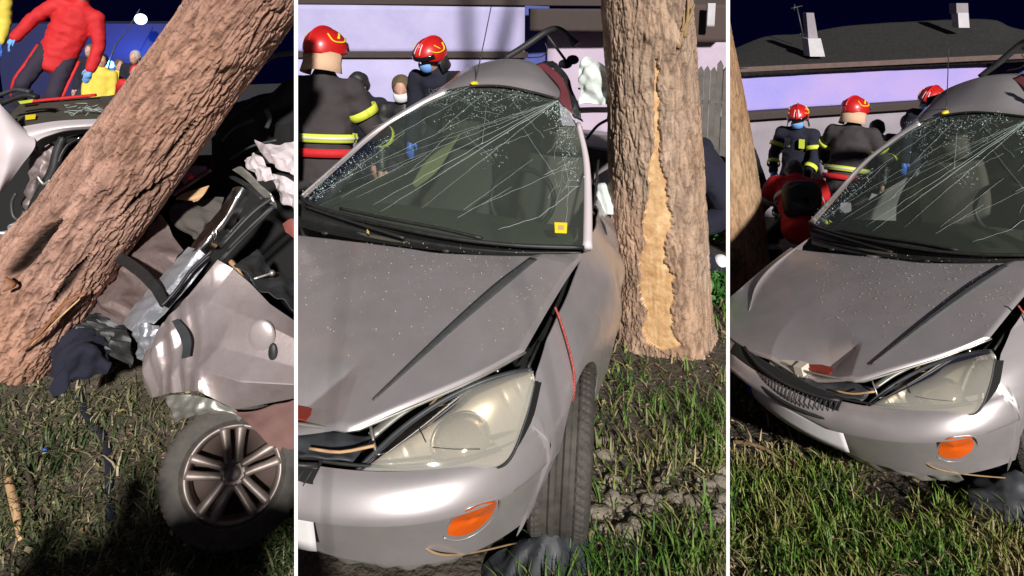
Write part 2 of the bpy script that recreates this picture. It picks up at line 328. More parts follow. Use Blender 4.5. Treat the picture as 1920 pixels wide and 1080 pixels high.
def lift(x): return .20*np.clip(.22-np.asarray(x), 0, .62)          # the right side of the bumper was pushed up
def make_car():
    R = empty('crashed_car', (0, 0, 0))
    # bonnet with crease and dent
    ns, ntt = 260, 190; s = np.linspace(-1, 1, ns); t = np.linspace(0, 1, ntt)
    xf = [-.70, -.60, -.475, -.38, -.30, -.12, 0, .12, .26, .305, .36, .475, .60, .70]; yf = [.36, .27, .20, .165, .145, .128, .12, .125, .142, .148, .20, .325, .475, .63]
    pf = spl(list(zip(xf, yf)), 8); xr = [-.75, -.59, -.3, 0, .2, .5, .66, .745]; yr = [1.2, 1.14, 1.10, 1.085, 1.09, 1.18, 1.27, 1.33]; pr_ = spl(list(zip(xr, yr)), 8)
    X0 = s*.70; X1 = s*.745; XW0 = np.where(s < 0, 1.0+.32*np.abs(s), 1.0); XW1 = np.where(s < 0, 1.09, 1.0); G = np.zeros((ntt, ns, 3))
    for i, tt in enumerate(t):
        x = X0*XW0*(1-tt)+X1*XW1*tt; y = np.interp(X0, pf[:, 0], pf[:, 1])*(1-tt)+np.interp(X1, pr_[:, 0], pr_[:, 1])*tt; G[i, :, 0] = x; G[i, :, 1] = y
    x, y = G[..., 0], G[..., 1]; z = bz(x, y)
    for sg in (1,):                                                # pressed groove
        a, b = onb(1000, 485)[:2], onb(690, 757)[:2]
        if sg < 0: a = a*[-1, 1]; b = b*[-1, 1]
        d = b-a; L = np.linalg.norm(d); d /= L; u = ((x-a[0])*d[0]+(y-a[1])*d[1])/L; v = ((x-a[0])*d[1]-(y-a[1])*d[0])*sg
        w = .030*(1-u)+.008; act = np.clip((u+.12)/.12, 0, 1)*np.clip((1.03-u)/.08, 0, 1)
        st = np.clip(.5-v/w, 0, 1); z = z+act*.35*w*st*np.clip(1-(-v)/.22, 0, 1)
    A, L1, L2 = onb(680, 680)[:2], onb(560, 737)[:2], onb(642, 786)[:2]    # folded dent at the front edge
    an = lambda p: math.atan2(p[1]-A[1], p[0]-A[0])
    a1, a2 = an(L1), an(L2); ang = np.arctan2(y-A[1], x-A[0]); rr = np.hypot(x-A[0], y-A[1])
    if a2-a1 > math.pi: a2 -= 2*math.pi
    if a1-a2 > math.pi: a1 -= 2*math.pi
    da = (ang-a1); da = (da+math.pi) % (2*math.pi)-math.pi; a_ = da/(a2-a1)
    h = np.where((a_ >= 0) & (a_ <= 1), (1-a_), np.where((a_ < 0) & (a_ > -1.6), (1+a_/1.6)**2, 0)); z = z-.36*rr*h*np.clip(rr/.06, 0, 1)*np.clip(1.6-rr/.3, 0, 1)
    z = z+.006*(fbm(np.stack([x*3, y*3, 0*x], -1).reshape(-1, 3), 3, 5).reshape(x.shape)-.5)
    edge = np.minimum(1-np.abs(s)[None, :]*np.ones((ntt, 1)), np.minimum(t, 1-t)[:, None]*1.4); z = z-.012*np.clip(1-edge/.03, 0, 1)**2
    G[..., 2] = z; G = facing(G, (1, -1, 4)); m = MB(); m.slab(G, .004)
    bn = m.build('bonnet', M_paint, R, auto=50)
    dr_ = lambda a, b: drape(a, b, lambda x, y, z: z-bz(x, y)-.013)
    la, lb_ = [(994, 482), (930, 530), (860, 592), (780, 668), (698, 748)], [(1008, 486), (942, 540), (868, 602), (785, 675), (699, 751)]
    m = MB(); m.slab(facing(loft([[dr_(*p) for p in la], [dr_(*p) for p in lb_]], 4, 40), (1, -1, 4)), .004); m.build('painted_crease_shade', mat('crease_shade_grey', (.075, .08, .085), .5, .4, noise=(40, (.12, .12, .12), .3)), bn)  # dark ribbon painting the shade along the bonnet crease
    for p in ((612, 437), (838, 470)):
        q = onb(*p); MB().ball(q+[0, -.01, .004], (.020, .013, .010)).build('washer_nozzle', M_black, bn)
    rim = resamp([(x_, y_, bz(x_, y_)-.016) for x_, y_ in zip(xf, yf)], 40); MB().tube(rim+[0, .012, -.004], .006, 6).build('bonnet_lip', M_rail, bn)
    # bumper
    zs = np.array([.25, .275, .31, .36, .41, .45, .475, .487, .495, .503, .515, .53, .545, .56, .575, .59, .603, .612, .618]); ph = np.linspace(-math.pi/2, math.pi/2, 141)
    G = np.zeros((len(zs), len(ph), 3))
    for i, zz in enumerate(zs):
        ymax = .50 if zz < .54 else .50-.14*(zz-.54)/.08; k = (Yz(zz)+SL-ymax)/SL; phm = math.acos(min(1, k**(SN/2))); G[i] = shell(np.linspace(-phm, phm, 141), np.full(141, zz))
    # opening for the lower air intake and the damaged left lower lip
    G[..., 2] += lift(G[..., 0])+.010*np.sin(G[..., 0]*9)*(zs < .3)[:, None]
    m = MB(); m.slab(facing(G), .004); bp = m.build('bumper', M_paint, R, auto=40)
    m = MB(); m.tube([(lambda q: q+[0, .010, lift(q[0])])(shell(np.array(p_), np.array(.622))) for p_ in np.linspace(-1.0, 1.02, 30)], .006, 6); m.build('bumper_seam', M_black, bp)
    # indicator in its pale recess
    ip = [(838, 1001), (846, 978), (872, 958), (905, 944), (930, 940), (927, 956), (912, 978), (886, 998), (858, 1006)]
    def draped(poly, off):
        out = []
        for p in poly: q = drape(*p, shellG); n = q-C; out.append(q-n/np.linalg.norm(n)*off)
        return np.array(out)
    c0 = draped([(885, 974)], .012)[0]; ring = draped(ip, .004); big = draped([(885+(a-885)*1.14, 976+(b-974)*1.16) for a, b in ip], -.004)
    def dome(ringp, cc, k=5):
        rp = resamp(np.vstack([ringp, ringp[:1]]), 33)[:-1]; V = []; n_ = len(rp)
        for i in range(k): f = i/k; V += [cc*(f)+p*(1-f)+(C-p)/np.linalg.norm(C-p)*.010*math.sin(f*1.57) for p in rp]
        V.append(cc); Fc = [(i*n_+j, i*n_+(j+1) % n_, (i+1)*n_+(j+1) % n_, (i+1)*n_+j) for i in range(k-1) for j in range(n_)]+[((k-1)*n_+j, (k-1)*n_+(j+1) % n_, len(V)-1) for j in range(n_)]
        return V, Fc
    m = MB(); m.add(*dome(ring, c0)); ind = m.build('indicator', M_orange, R)
    m = MB(); rp = resamp(np.vstack([big, big[:1]]), 33); m.tube(rp, .0035, 6); m.build('indicator_rim', M_paint, ind)
    # fenders
    def fender(sg):
        ys = np.r_[np.linspace(.33, .47, 10), np.linspace(.485, 1.175, 46), np.linspace(1.195, 1.5, 12)]; nz = 36; G = np.zeros((nz, len(ys), 3))
        yt = [.33, .42, .5, .7, .9, 1.1, 1.33, 1.5]; zt = [.70, .76, .79, .838, .876, .90, .918, .93]
        if sg > 0:
            ge = np.array([drape(*p_, shellG) for p_ in ((985, 800), (995, 745), (1006, 697), (1024, 640), (1048, 588), (1071, 538), (1093, 478))]); ge = ge[np.argsort(ge[:, 1])]; print('wing top', ge.round(3).tolist())
            yt = list(ge[:, 1])+[1.5]; zt = list(ge[:, 2])+[.93]
        for j, yv in enumerate(ys):
            top = np.interp(yv, yt, zt); dy = (yv-.825)/.352
            b = .285+.352*math.sqrt(max(0, 1-dy*dy)) if abs(dy) < 1 else .2
            if yv < .47: b = .535
            f = np.linspace(0, 1, nz); zz = b+(top-b)*f; G[:, j] = side(np.full(nz, yv), zz, sg)
        G[..., 0] += sg*.006*np.clip(1-(G[..., 2]-.68)/.05, 0, 1)*(np.abs(G[..., 1]-.825) < .36)
        G = disp(G, .004*(fbm(G.reshape(-1, 3)*[4, 4, 5], 3, 3)-.5)); m = MB(); m.slab(facing(G, (sg*5, .5, .7)), .005)
        f_ = m.build('front_wing', M_paint, R, auto=45)
        # arch liner
        an_ = np.linspace(.05, math.pi-.35, 30); m = MB(); Gl = np.array([[[sg*x_, .825+.368*math.cos(a), .31+.368*math.sin(a)] for a in an_] for x_ in (.795, .70, .52)]); m.grid(Gl); m.build('arch_liner', M_black, f_)
    fender(1); fender(-1)
    # dark gap strip and cloth-like seal between bonnet and left wing
    e1 = [onb(1084, 480), onb(1058, 545), onb(1028, 606), onb(985, 660)]; e2 = [side(np.array(1.33), np.array(.905)), side(np.array(1.0), np.array(.875)), side(np.array(.75), np.array(.83)), side(np.array(.52), np.array(.77))]
    m = MB(); m.grid(loft([np.array(e1)-[.03, 0, .05], np.array(e2)-[0.01, 0, .05]], 2, 20)); m.build('gutter', M_dark, R)
    m = MB(); m.tube([onz(1012, 640, .78), onz(990, 690, .75)], .006, 6, 4); m.build('seal_strip', M_black, R)
    # headlamp
    top = [(668, 890, .600), (700, 856, .628), (760, 802, .668), (830, 754, .712), (900, 720, .748), (960, 701, .78), (1000, 695, .80)]
    bot = [(668, 890, .600), (720, 894, .598), (800, 896, .598), (900, 882, .598), (953, 862, .603), (985, 785, .690), (1003, 712, .785)]
    T3 = resamp([onz(*p) for p in top], 60); B3 = resamp([onz(*p) for p in bot], 60); f = np.linspace(0, 1, 30)[:, None, None]
    G = T3[None]*(1-f)+B3[None]*f; u = np.linspace(0, 1, 60)[None, :]; bul = .075*np.sin(math.pi*f[..., 0])*np.sin(math.pi*np.clip(u, .02, 1)**.9)**.8
    G = facing(G); nn = normals(G[::1]); nav = nn.reshape(-1, 3).mean(0); nav /= np.linalg.norm(nav); Lg = G+nav*bul[..., None]*.6
    H = empty('headlamp', (0, 0, 0)); H.parent = R
    m = MB(); m.slab(Lg, .003); m.build('lens', M_lens, H)
    dep = .015+.075*np.sin(math.pi*np.clip(f[..., 0], 0.03, .97))**.6*np.sin(math.pi*np.clip(u, .04, .97))**.6; Hb = G-nav*dep[..., None]
    Hb = Hb+nav*(.004*np.sign(np.sin(u*150))*(((u < .28)|(u > .8)).astype(float)))[..., None]
    m = MB(); m.grid(Hb); m.build('reflector', mat('lamp_reflector', (.78, .75, .68), .32, .45, noise=(20, (.66, .63, .57), .3)), H)
    cc = onz(862, 818, .655)-nav*.012; e_u = T3[45]-T3[15]; e_u -= nav*(e_u@nav); e_u /= np.linalg.norm(e_u); e_v = np.cross(nav, e_u); V = []; K = 14
    Gb = np.array([[cc+(e_u*math.cos(a)*.098+e_v*math.sin(a)*.082)*math.sin(b)+nav*.055*(math.cos(b)-.4) for a in np.linspace(0, 2*math.pi, 37)] for b in np.linspace(.02, 1.5, K)])
    m = MB(); m.grid(facing(Gb)); m.build('projector_bowl', mat('lamp_bowl', (.62, .54, .42), .10, .75, coat=.8), H)
    def tube_on(ptspx, off, r, name, mt, par):
        m = MB()
        pts = []
        for (a, b) in ptspx:
            # nearest lens sample in the picture
            pr = project(Lg.reshape(-1, 3)); i = np.argmin((pr[:, 0]-a)**2+(pr[:, 1]-b)**2); pts.append(Lg.reshape(-1, 3)[i]+nav*off)
        m.tube(pts, r, 5, 3); return m.build(name, mt, par)
    tube_on([(786, 806), (790, 818), (796, 832)], .004, .0022, 'lens_crack', M_trim, H)
    tube_on([(812, 838), (850, 842), (898, 845)], .004, .0013, 'lens_crack', M_trim, H)
    gasket = [p+nav*.004 for p in T3]; m = MB(); m.tube(np.array(gasket)+[-.008, .006, -.004], .008, 7); m.build('gasket', M_trim, H)
    m = MB(); m.tube(B3-nav*.008, .005, 6); m.build('lower_gasket', M_black, H)
    m = MB(); Gk = np.array([B3[i]+(nav*-.02 if k == 0 else nav*-.05+np.array([.010, .035, .0])) for k in (0, 1) for i in range(38, 60)]).reshape(2, 22, 3); m.grid(Gk); m.build('lamp_gap', M_dark, H)
    # engine bay
    E = empty('engine_bay', (0, 0, 0)); E.parent = R
    m = MB(); m.box((0, .76, .42), (1.16, .66, .28)); m.box((-.05, .36, .44), (.8, .16, .26)); m.build('engine_tub', M_dark, E, False)
    rail = [onz(690, 838, .645), onz(750, 790, .685), onz(815, 752, .715), onz(880, 718, .745), onz(945, 692, .775)]
    m = MB(); m.tube(np.array(rail)+[-.02, .05, .0], .017, 8, 5, flat=.5); m.build('slam_rail', M_rail, E)
    m = MB(); m.tube([onz(845, 722, .715), onz(880, 702, .73), onz(915, 690, .74), onz(938, 694, .735)], .017, 8, 5, flat=.6); m.build('wing_bracket', M_chrome, E)
    m = MB(); m.box(onz(822, 735, .715), (.035, .03, .06)); m.box(onz(815, 728, .72), (.02, .02, .03)); m.tube([onz(806, 760, .70), onz(830, 735, .74)], .004, 6); m.build('lamp_bracket', mat('rusty_bracket', (.16, .09, .05), .7, noise=(40, (.3, .2, .08), .3)), E, False)
    m = MB(); m.tube([onz(695, 800, .69), onz(705, 850, .63)], .005, 6); m.tube([onz(655, 845, .63), onz(655, 868, .61)], .004, 6); m.build('stay_wire', M_rail, E)
    m = MB(); Gx = loft([[(-.45, .13, .655), (-.2, .08, .65), (0, .07, .652), (.2, .08, .645), (.33, .12, .635)], [(-.45, .24, .665), (-.2, .20, .67), (0, .2, .66), (.2, .2, .655), (.33, .24, .64)]], 8, 40); Gx = disp(Gx, crumple(Gx.reshape(-1, 3), .016, 9, 3)); m.slab(facing(Gx, (1, -1, 4)), .006); m.build('slam_panel', M_trim, E)
    m = MB(); m.box((-.10, .17, .675), (.16, .07, .06), [[.96, .2, 0], [-.2, .96, .1], [0, -.1, .99]]); m.box((-.02, .15, .69), (.05, .06, .05)); m.box((-.2, .17, .67), (.06, .05, .04)); m.build('broken_lamp_mount', mat('cream_plastic', (.62, .56, .46), .6), E, False)
    m = MB(); m.box((.06, .2, .685), (.14, .06, .012)); m.build('red_cross_member', mat('rust_red', (.24, .03, .015), .7), E, False)
    m = MB(); m.tube([(.40, .13, .69), (.30, .10, .665), (.20, .09, .66)], .005, 6, 3); m.build('bonnet_stay', M_tan, E)
    # grille between bonnet and plate
    Gr = empty('grille', (0, 0, 0)); Gr.parent = R
    m = MB(); gp = np.array([[shell(np.array(p_), np.array(z_))+[0, .02 if z_ < .6 else -.01, 0] for p_ in np.linspace(-.45, .20, 24)] for z_ in (.50, .53, .56, .60, .63)]); gp[..., 2] += lift(gp[..., 0]); m.grid(facing(gp)); m.build('grille_backing', M_dark, Gr)
    for k in range(26):
        x0 = -.33+k*.022; m = MB(); p_ = [np.array([x0+.02, -.012, .635]), np.array([x0+.0, -.034, .59]), np.array([x0-.015, -.03, .545])]; p_ = [q+np.array([0, .9*q[0]**2, float(lift(q[0]))]) for q in p_]
        m.tube([q+np.array([0, .018, 0]) for q in p_], .0026, 5); m.build('grille_bar', M_black, Gr)
    for zz in (.638, .54):
        m = MB(); m.tube([np.array([x_, -.030+.9*x_*x_+(.03 if zz > .6 else 0), zz+float(lift(x_))]) for x_ in np.linspace(-.36, .25, 14)], .009, 6); m.build('grille_frame', M_black, Gr)
    # number plate hanging on the bumper
    pp_ = np.array([[(x_, -.006+.55*x_*x_-.012*(zz-.39)/.11, zz) for x_ in np.linspace(-.37, .25, 28)] for zz in np.linspace(.385, .495, 5)])
    pp_[..., 2] += lift(pp_[..., 0])*1.05; pp_[..., 2] = .44+lift(pp_[..., 0])*1.05+(pp_[..., 2]-lift(pp_[..., 0])*1.05-.44)*1.25; m = MB(); m.slab(facing(pp_), .003); pl = m.build('number_plate', M_plate, R)
    pb = pp_[:, :3]+[0, -.003, 0]; m = MB(); m.slab(facing(pb), .001); m.build('plate_band', M_plateb, pl)
    # lower intake and torn valance
    m = MB(); gp = np.array([[shell(np.array(p_), np.array(z_))+[0, .06, 0] for p_ in np.linspace(-.6, .50, 30)] for z_ in (.12, .16, .20, .24, .27)]); gp[..., 1] += .02; gp[..., 2] += lift(gp[..., 0]); m.grid(facing(gp)); m.build('intake_void', M_dark, R)
    gp = np.array([[shell(np.array(p_), np.array(z_))+[0, .045, 0] for p_ in np.linspace(-.5, .72, 60)] for z_ in np.linspace(.13, .25, 12)]); gp[..., 2] += lift(gp[..., 0]); gp = disp(gp, crumple(gp.reshape(-1, 3), .016, 8, 9)); m = MB(); m.slab(facing(gp), .004); m.build('torn_valance', M_rail, R)
    # undertray, floor, hull
    m = MB(); m.box((0, 2.1, .30), (1.20, 3.3, .14)); m.build('floor_pan', M_dark, R, False)
    def hull(sg):
        ys = np.r_[np.linspace(1.505, 2.9, 40), np.linspace(2.93, 3.75, 24), np.linspace(3.78, 4.12, 8)]; G = np.zeros((22, len(ys), 3))
        for j, yv in enumerate(ys):
            dy = (yv-3.42)/.36; b = .31+.36*math.sqrt(max(0, 1-dy*dy)) if abs(dy) < 1 else .2
            zz = np.linspace(b, .93, 22); G[:, j] = side(np.full(22, yv), zz, sg); G[:, j, 0] *= 1-.25*max(0, (yv-3.8))
        if sg > 0: G = disp(G, crumple(G.reshape(-1, 3), .035, 2.2, 21)*np.clip((G[..., 1].ravel()-1.55)/.4, 0, 1)*np.clip((3.3-G[..., 1].ravel())/.4, 0, 1))
        m = MB(); m.slab(facing(G, (sg*6, 2.5, .7)), .006); m.build('side_body', M_paint, R, auto=45)
    hull(1); hull(-1)
    m = MB(); Gt = loft([[(-.72, 3.2, .95), (0, 3.2, 1.0), (.6, 3.2, .95)], [(-.66, 3.8, .95), (0, 3.8, .98), (.6, 3.8, .95)], [(-.6, 4.1, .85), (0, 4.15, .87), (.6, 4.1, .85)], [(-.6, 4.12, .3), (0, 4.18, .3), (.6, 4.12, .3)]], 20, 20); m.slab(facing(Gt, (0, 9, 5)), .006); m.build('tailgate', M_paint, R)
    # windscreen
    GLf = lambda x, y, z: -(y-(1.10+(z-.93)*1.72+.30*np.asarray(x)**2))
    gl = lambda p: drape(p[0], p[1], GLf, 1.2, 6.5)
    ltop = [(560, 372), (640, 302), (705, 246), (780, 200), (838, 172)]; edge_t = [(838, 172), (890, 163), (940, 163), (990, 172), (1047, 187)]
    edge_b = [(560, 372), (600, 392), (700, 418), (830, 446), (960, 462), (1096, 467)]; rtop = [(1096, 467), (1097, 380), (1094, 300), (1080, 232), (1047, 187)]
    n1, n2 = 50, 50; Lq, Tq, Bq, Rq = resamp(ltop, n1), resamp(edge_t, n2), resamp(edge_b, n2), resamp(rtop, n1)
    uu, vv = np.linspace(0, 1, n2)[None, :, None], np.linspace(0, 1, n1)[:, None, None]
    pxg = (1-vv)*Bq[None]+vv*Tq[None]+(1-uu)*Lq[:, None]+uu*Rq[:, None]-((1-uu)*(1-vv)*Bq[0]+uu*(1-vv)*Bq[-1]+(1-uu)*vv*Tq[0]+uu*vv*Tq[-1])
    WG = np.array([[gl(pxg[i, j]) for j in range(n2)] for i in range(n1)])
    WG[..., 2] += .010*(fbm(WG.reshape(-1, 3)*4, 3, 8).reshape(n1, n2)-.5)
    WG = WG.copy(); W = empty('windscreen', (0, 0, 0)); W.parent = R; ng = np.array([0, -.50, .865])
    m = MB(); m.slab(facing(WG), .004); m.build('glass', M_glass, W)
    def g2(p): return gl(p)+ng*.006
    m = MB(); rs = random.Random(3)
    def jag(a, b, r, k=9, j=2.2, taper=True):
        P = []
        for i in range(k+1):
            f = i/k; P.append(g2((a[0]+(b[0]-a[0])*f+rs.uniform(-j, j)*(0 < i < k), a[1]+(b[1]-a[1])*f+rs.uniform(-j, j)*(0 < i < k))))
        m.tube(P, [r*.55, r*.45, r*.2] if taper else r*.45, 4)
    hub = (1047, 190)
    for tgt, r in (((668, 372), .0018), ((700, 386), .0024), ((715, 398), .0026), ((655, 345), .0012), ((790, 392), .0014), ((820, 330), .0011), ((700, 310), .0011), ((880, 320), .0010), ((820, 262), .0011)): jag(hub, tgt, r, 18, 1.0)
    for a, b, r in (((935, 432), (1012, 408), .0020), ((1012, 408), (1086, 350), .0026), ((1086, 350), (1060, 352), .0016), ((1060, 430), (1068, 340), .0018), ((1068, 340), (1056, 300), .0018), ((858, 410), (960, 352), .0015), ((905, 385), (1050, 322), .0014), ((960, 190), (1020, 260), .0013), ((980, 240), (1040, 330), .0016), ((1020, 330), (1085, 300), .0013), ((870, 395), (1000, 300), .0013), ((1000, 250), (900, 290), .0012), ((760, 330), (850, 250), .0014), ((905, 270), (912, 200), .0016), ((640, 372), (800, 290), .0014), ((590, 372), (660, 330), .0016), ((700, 240), (880, 165), .0018), ((820, 250), (905, 180), .0016), ((700, 280), (860, 190), .0014), ((650, 330), (760, 250), .0013), ((620, 350), (880, 222), .0013), ((925, 300), (870, 250), .0011)): jag(a, b, r, 8, 1.5, False)
    for _ in range(46):
        a = (rs.gauss(1066, 14), rs.uniform(192, 345)); a = (min(a[0], 1088), a[1]); jag(a, (a[0]+rs.uniform(-26, 12), a[1]+rs.uniform(-10, 40)), .0011, 3, 2, False)
    for _ in range(70):
        a = (rs.uniform(810, 1000), 0); a = (a[0], 168+abs(rs.gauss(8, 22))); jag(a, (a[0]+rs.uniform(-30, 30), a[1]+rs.uniform(-8, 16)), .0010, 3, 2, False)
    m.build('crack_line', M_crack, W)['kind'] = 'stuff'
    m = MB()
    def chip(c, s_):
        s_ *= .62; a = [g2((c[0]+rs.uniform(-s_, s_), c[1]+rs.uniform(-s_, s_))) for _ in range(3)]; a[2] = a[2]+ng*.004; m.add(a, [(0, 1, 2)])
    for _ in range(260): t_ = rs.random(); chip((1050+38*t_+rs.gauss(0, 9)-12, 190+150*t_), 3.0)
    for _ in range(90): chip((1050+rs.gauss(0, 12), 200+abs(rs.gauss(0, 22))), 4.5)
    for _ in range(380): chip((rs.uniform(800, 1010), 168+abs(rs.gauss(4, 20))), 2.6)
    for _ in range(420): t_ = rs.random(); chip((575+150*t_+rs.gauss(0, 12), 362-105*t_+abs(rs.gauss(0, 14))), 2.6)
    for _ in range(160): chip((rs.gauss(900, 40), rs.gauss(215, 20)), 2.4)
    for _ in range(70): chip((rs.gauss(930, 14), rs.gauss(292, 10)), 2.8)
    m.build('glass_chip', M_frost, W)['kind'] = 'stuff'
    m = MB(); q = [g2(p)+ng*.002 for p in ((1040, 419), (1064, 420), (1063, 440), (1041, 439))]; m.add(q, [(0, 1, 2, 3)]); st = m.build('inspection_sticker', M_yel2, W)
    m = MB(); q = [g2(p)+ng*.004 for p in ((1047, 425), (1058, 425), (1058, 434), (1047, 434))]; m.add(q, [(0, 1, 2, 3)]); m.build('sticker_print', M_tan, W)
    m = MB(); m.tube([g2(p)+ng*.004 for p in edge_b], .010, 6, 6); m.build('screen_seal', M_black, W); m = MB(); m.tube([g2(p) for p in edge_t], .007, 6, 6); m.build('screen_seal', M_black, W)
    # pillars
    m = MB(); m.tube([gl(p)+np.array([-.006, .01, -.004]) for p in ltop], [.010, .012, .016, .022, .03], 10, 8); m.build('roof_pillar', M_paint, R)
    m = MB(); m.tube([gl(p)+np.array([.010, .01, .0]) for p in rtop[:4]], [.022, .020, .016, .012], 10, 8); m.build('roof_pillar', M_white, R)
    # cowl and wipers
    m = MB(); rb = [(558, 424), (612, 438), (700, 454), (840, 472), (960, 480), (1088, 474)]; gb = [(556, 378), (600, 395), (700, 421), (830, 449), (960, 465), (1096, 469)]
    m.grid(facing(loft([[onz(a, b, .915) for a, b in rb], [onz(a, b, .922) for a, b in [(a_*.5+c_*.5, b_*.5+d_*.5) for (a_, b_), (c_, d_) in zip(rb, gb)]], [gl(p) - [0, 0, .006] for p in gb]], 9, 50), (1, -1, 4))); cw = m.build('cowl', M_black, R)
    for pts in ([(905, 452), (820, 432), (730, 415), (640, 396)], [(760, 452), (690, 430), (610, 404), (575, 392)]):
        m = MB(); P = [g2(p)+ng*.014 for p in pts]; m.tube(P, .007, 6, 6); m.tube([p+np.array([0, .012, -.004]) for p in P], .004, 5, 6); m.build('wiper', M_black, cw)
    # roof skin, lifted and buckled
    rows = [[(812, 186), (838, 173), (890, 164), (940, 164), (990, 173), (1046, 188)], [(822, 168), (852, 152), (900, 143), (950, 141), (1000, 148), (1052, 176)], [(848, 148), (875, 132), (915, 121), (955, 116), (1003, 124), (1050, 160)], [(868, 134), (890, 124), (925, 115), (958, 111.5), (1000, 118), (1044, 146)]]
    yv = [None, 2.22, 2.5, 2.75]; R3 = []
    for r_, y_ in zip(rows, yv): R3.append([gl(p) for p in r_] if y_ is None else [ony(a, b, y_) for a, b in r_])
    R3.append([p+np.array([0, .35, -.10]) for p in R3[-1]]); R3.append([p+np.array([0, .35, -.22]) for p in R3[-1]])
    RG = loft(R3, 40, 60); m = MB(); m.slab(facing(RG, (1, 1, 6)), .006); rf = m.build('roof', M_paint, R, auto=50)
    Lr = [ony(1003, 122, 2.62)+[0, 0, .004], ony(1030, 140, 2.45), ony(1050, 165, 2.3), gl((1047, 187))]; Lr2 = [ony(1018, 116, 2.66), ony(1050, 140, 2.5), ony(1066, 172, 2.32), gl((1075, 214))]
    m = MB(); m.slab(facing(loft([Lr, Lr2], 6, 24)), .004); m.build('roof_lining', M_maroon, rf)
    Lr3 = [ony(1036, 113, 2.66), ony(1062, 138, 2.5), ony(1078, 180, 2.32), gl((1094, 228))]
    m = MB(); Gk = loft([Lr2, Lr3], 8, 24); Gk = disp(Gk, crumple(Gk.reshape(-1, 3), .014, 7, 5)); m.slab(facing(Gk), .006); m.build('torn_roof_frame', M_black, rf)
    # antenna
    m = MB(); m.tube([ony(888, 155, 2.15), ony(892, 148, 2.17), ony(905, 90, 2.2), ony(921, 12, 2.24)], [.005, .0035, .003], 6, 4); a_ = m.build('aerial', M_black, R)
    m = MB(); m.ball(ony(889, 156, 2.13), (.022, .03, .012)); m.build('aerial_base', M_yel2, a_)
    # torn window frame standing above the roof
    m = MB(); m.tube([ony(945, 110, 2.7), ony(985, 86, 2.75), ony(1020, 62, 2.8), ony(1040, 54, 2.8), ony(1056, 58, 2.8), ony(1068, 70, 2.8), ony(1080, 84, 2.8)], [.018, .022, .022, .02, .016, .014, .03], 8, 6); wf = m.build('torn_window_frame', M_black, R)
    m = MB(); m.tube([ony(1026, 66, 2.8), ony(1045, 92, 2.8), ony(1062, 115, 2.75)], .010, 6, 5); m.tube([ony(1022, 80, 2.8), ony(1026, 95, 2.8), ony(1015, 106, 2.8), ony(990, 108, 2.8)], .004, 5, 5); m.build('hanging_rubber', M_black, wf)
    m = MB(); m.ball(ony(1074, 112, 2.75), (.04, .03, .03)); m.ball(ony(1060, 120, 2.75), (.045, .03, .03)); m.build('torn_mirror_shell', M_navy, wf)
    # deployed curtain airbag and torn white trim by the tree
    Gk = loft([[ony(1084, 122, 2.24), ony(1096, 106, 2.24), ony(1112, 112, 2.24), ony(1142, 128, 2.24)], [ony(1086, 158, 2.22), ony(1102, 150, 2.21), ony(1120, 160, 2.22), ony(1142, 160, 2.23)], [ony(1086, 196, 2.20), ony(1100, 193, 2.21), ony(1120, 196, 2.22), ony(1142, 195, 2.22)]], 24, 30); Gk = disp(Gk, crumple(Gk.reshape(-1, 3), .03, 7, 31)); m = MB(); m.slab(facing(Gk), .005); m.build('curtain_airbag', M_airbag, R, auto=40)
    m = MB(); m.tube([ony(1084, 207, 2.65), ony(1110, 206, 2.7), ony(1140, 206, 2.75)], .018, 8, 4); m.build('torn_trim', M_white, R)
    m = MB(); m.tube([ony(1084, 166, 2.6), ony(1140, 168, 2.65)], .007, 6, 4); m.tube([ony(1100, 260, 2.6), ony(1120, 236, 2.7), ony(1140, 224, 2.7)], .01, 6, 4); m.build('bent_bar', M_trim, R)
    m = MB(); Gk = loft([[ony(1120, 345, 2.3), ony(1150, 340, 2.3)], [ony(1120, 402, 2.2), ony(1150, 402, 2.2)]], 14, 14); Gk = disp(Gk, crumple(Gk.reshape(-1, 3), .012, 10, 8)); m.slab(facing(Gk), .004); m.build('torn_trim', M_airbag, R)
    m = MB(); m.tube([ony(1113, 400, 2.0), ony(1120, 320, 2.2), ony(1122, 300, 2.3)], .007, 6, 4); m.tube([ony(1108, 395, 1.9), ony(1132, 425, 1.95), ony(1136, 470, 1.95), ony(1135, 540, 1.9)], .009, 6, 6); m.build('door_seal', M_black, R)
    # cabin
    K = empty('cabin', (0, 0, 0)); K.parent = R
    m = MB(); m.slab(facing(loft([[(-.66, 1.30, .915), (0, 1.16, .915), (.66, 1.35, .905)], [(-.66, 1.5, .93), (0, 1.45, .94), (.66, 1.5, .92)], [(-.66, 1.75, .88), (0, 1.72, .90), (.62, 1.72, .87)], [(-.66, 1.8, .6), (0, 1.78, .6), (.62, 1.75, .6)]], 24, 30), (0, -2, 5)), .01); m.build('dashboard', M_dash, K)
    for x_ in (-.36, .30):
        Sg = loft([[(x_-.22, 2.35, .5), (x_, 2.30, .5), (x_+.22, 2.35, .5)], [(x_-.24, 2.45, .8), (x_, 2.40, .8), (x_+.24, 2.45, .8)], [(x_-.2, 2.55, 1.06), (x_, 2.50, 1.06), (x_+.2, 2.55, 1.06)]], 14, 14); m = MB(); m.slab(facing(Sg), .10); s_ = m.build('seat', M_seat, K); m = MB(); m.box((x_, 2.56, 1.16), (.24, .09, .15)); m.build('headrest', M_seat, K)
    tp_ = np.array(R3[3])-[0, .03, .02]; bt_ = tp_.copy(); bt_[:, 2] = .45; tp_[0, 0] -= .10; bt_[0, 0] -= .35; bt_[-1, 0] += .15; m = MB(); m.slab(facing(loft([tp_, (tp_+bt_)/2, bt_], 6, 20)), .02); m.build('rear_bulkhead', M_dark, K); m = MB(); m.grid(RG[:24]-np.array([0, 0, .02])); m.build('headlining', M_seat, K)
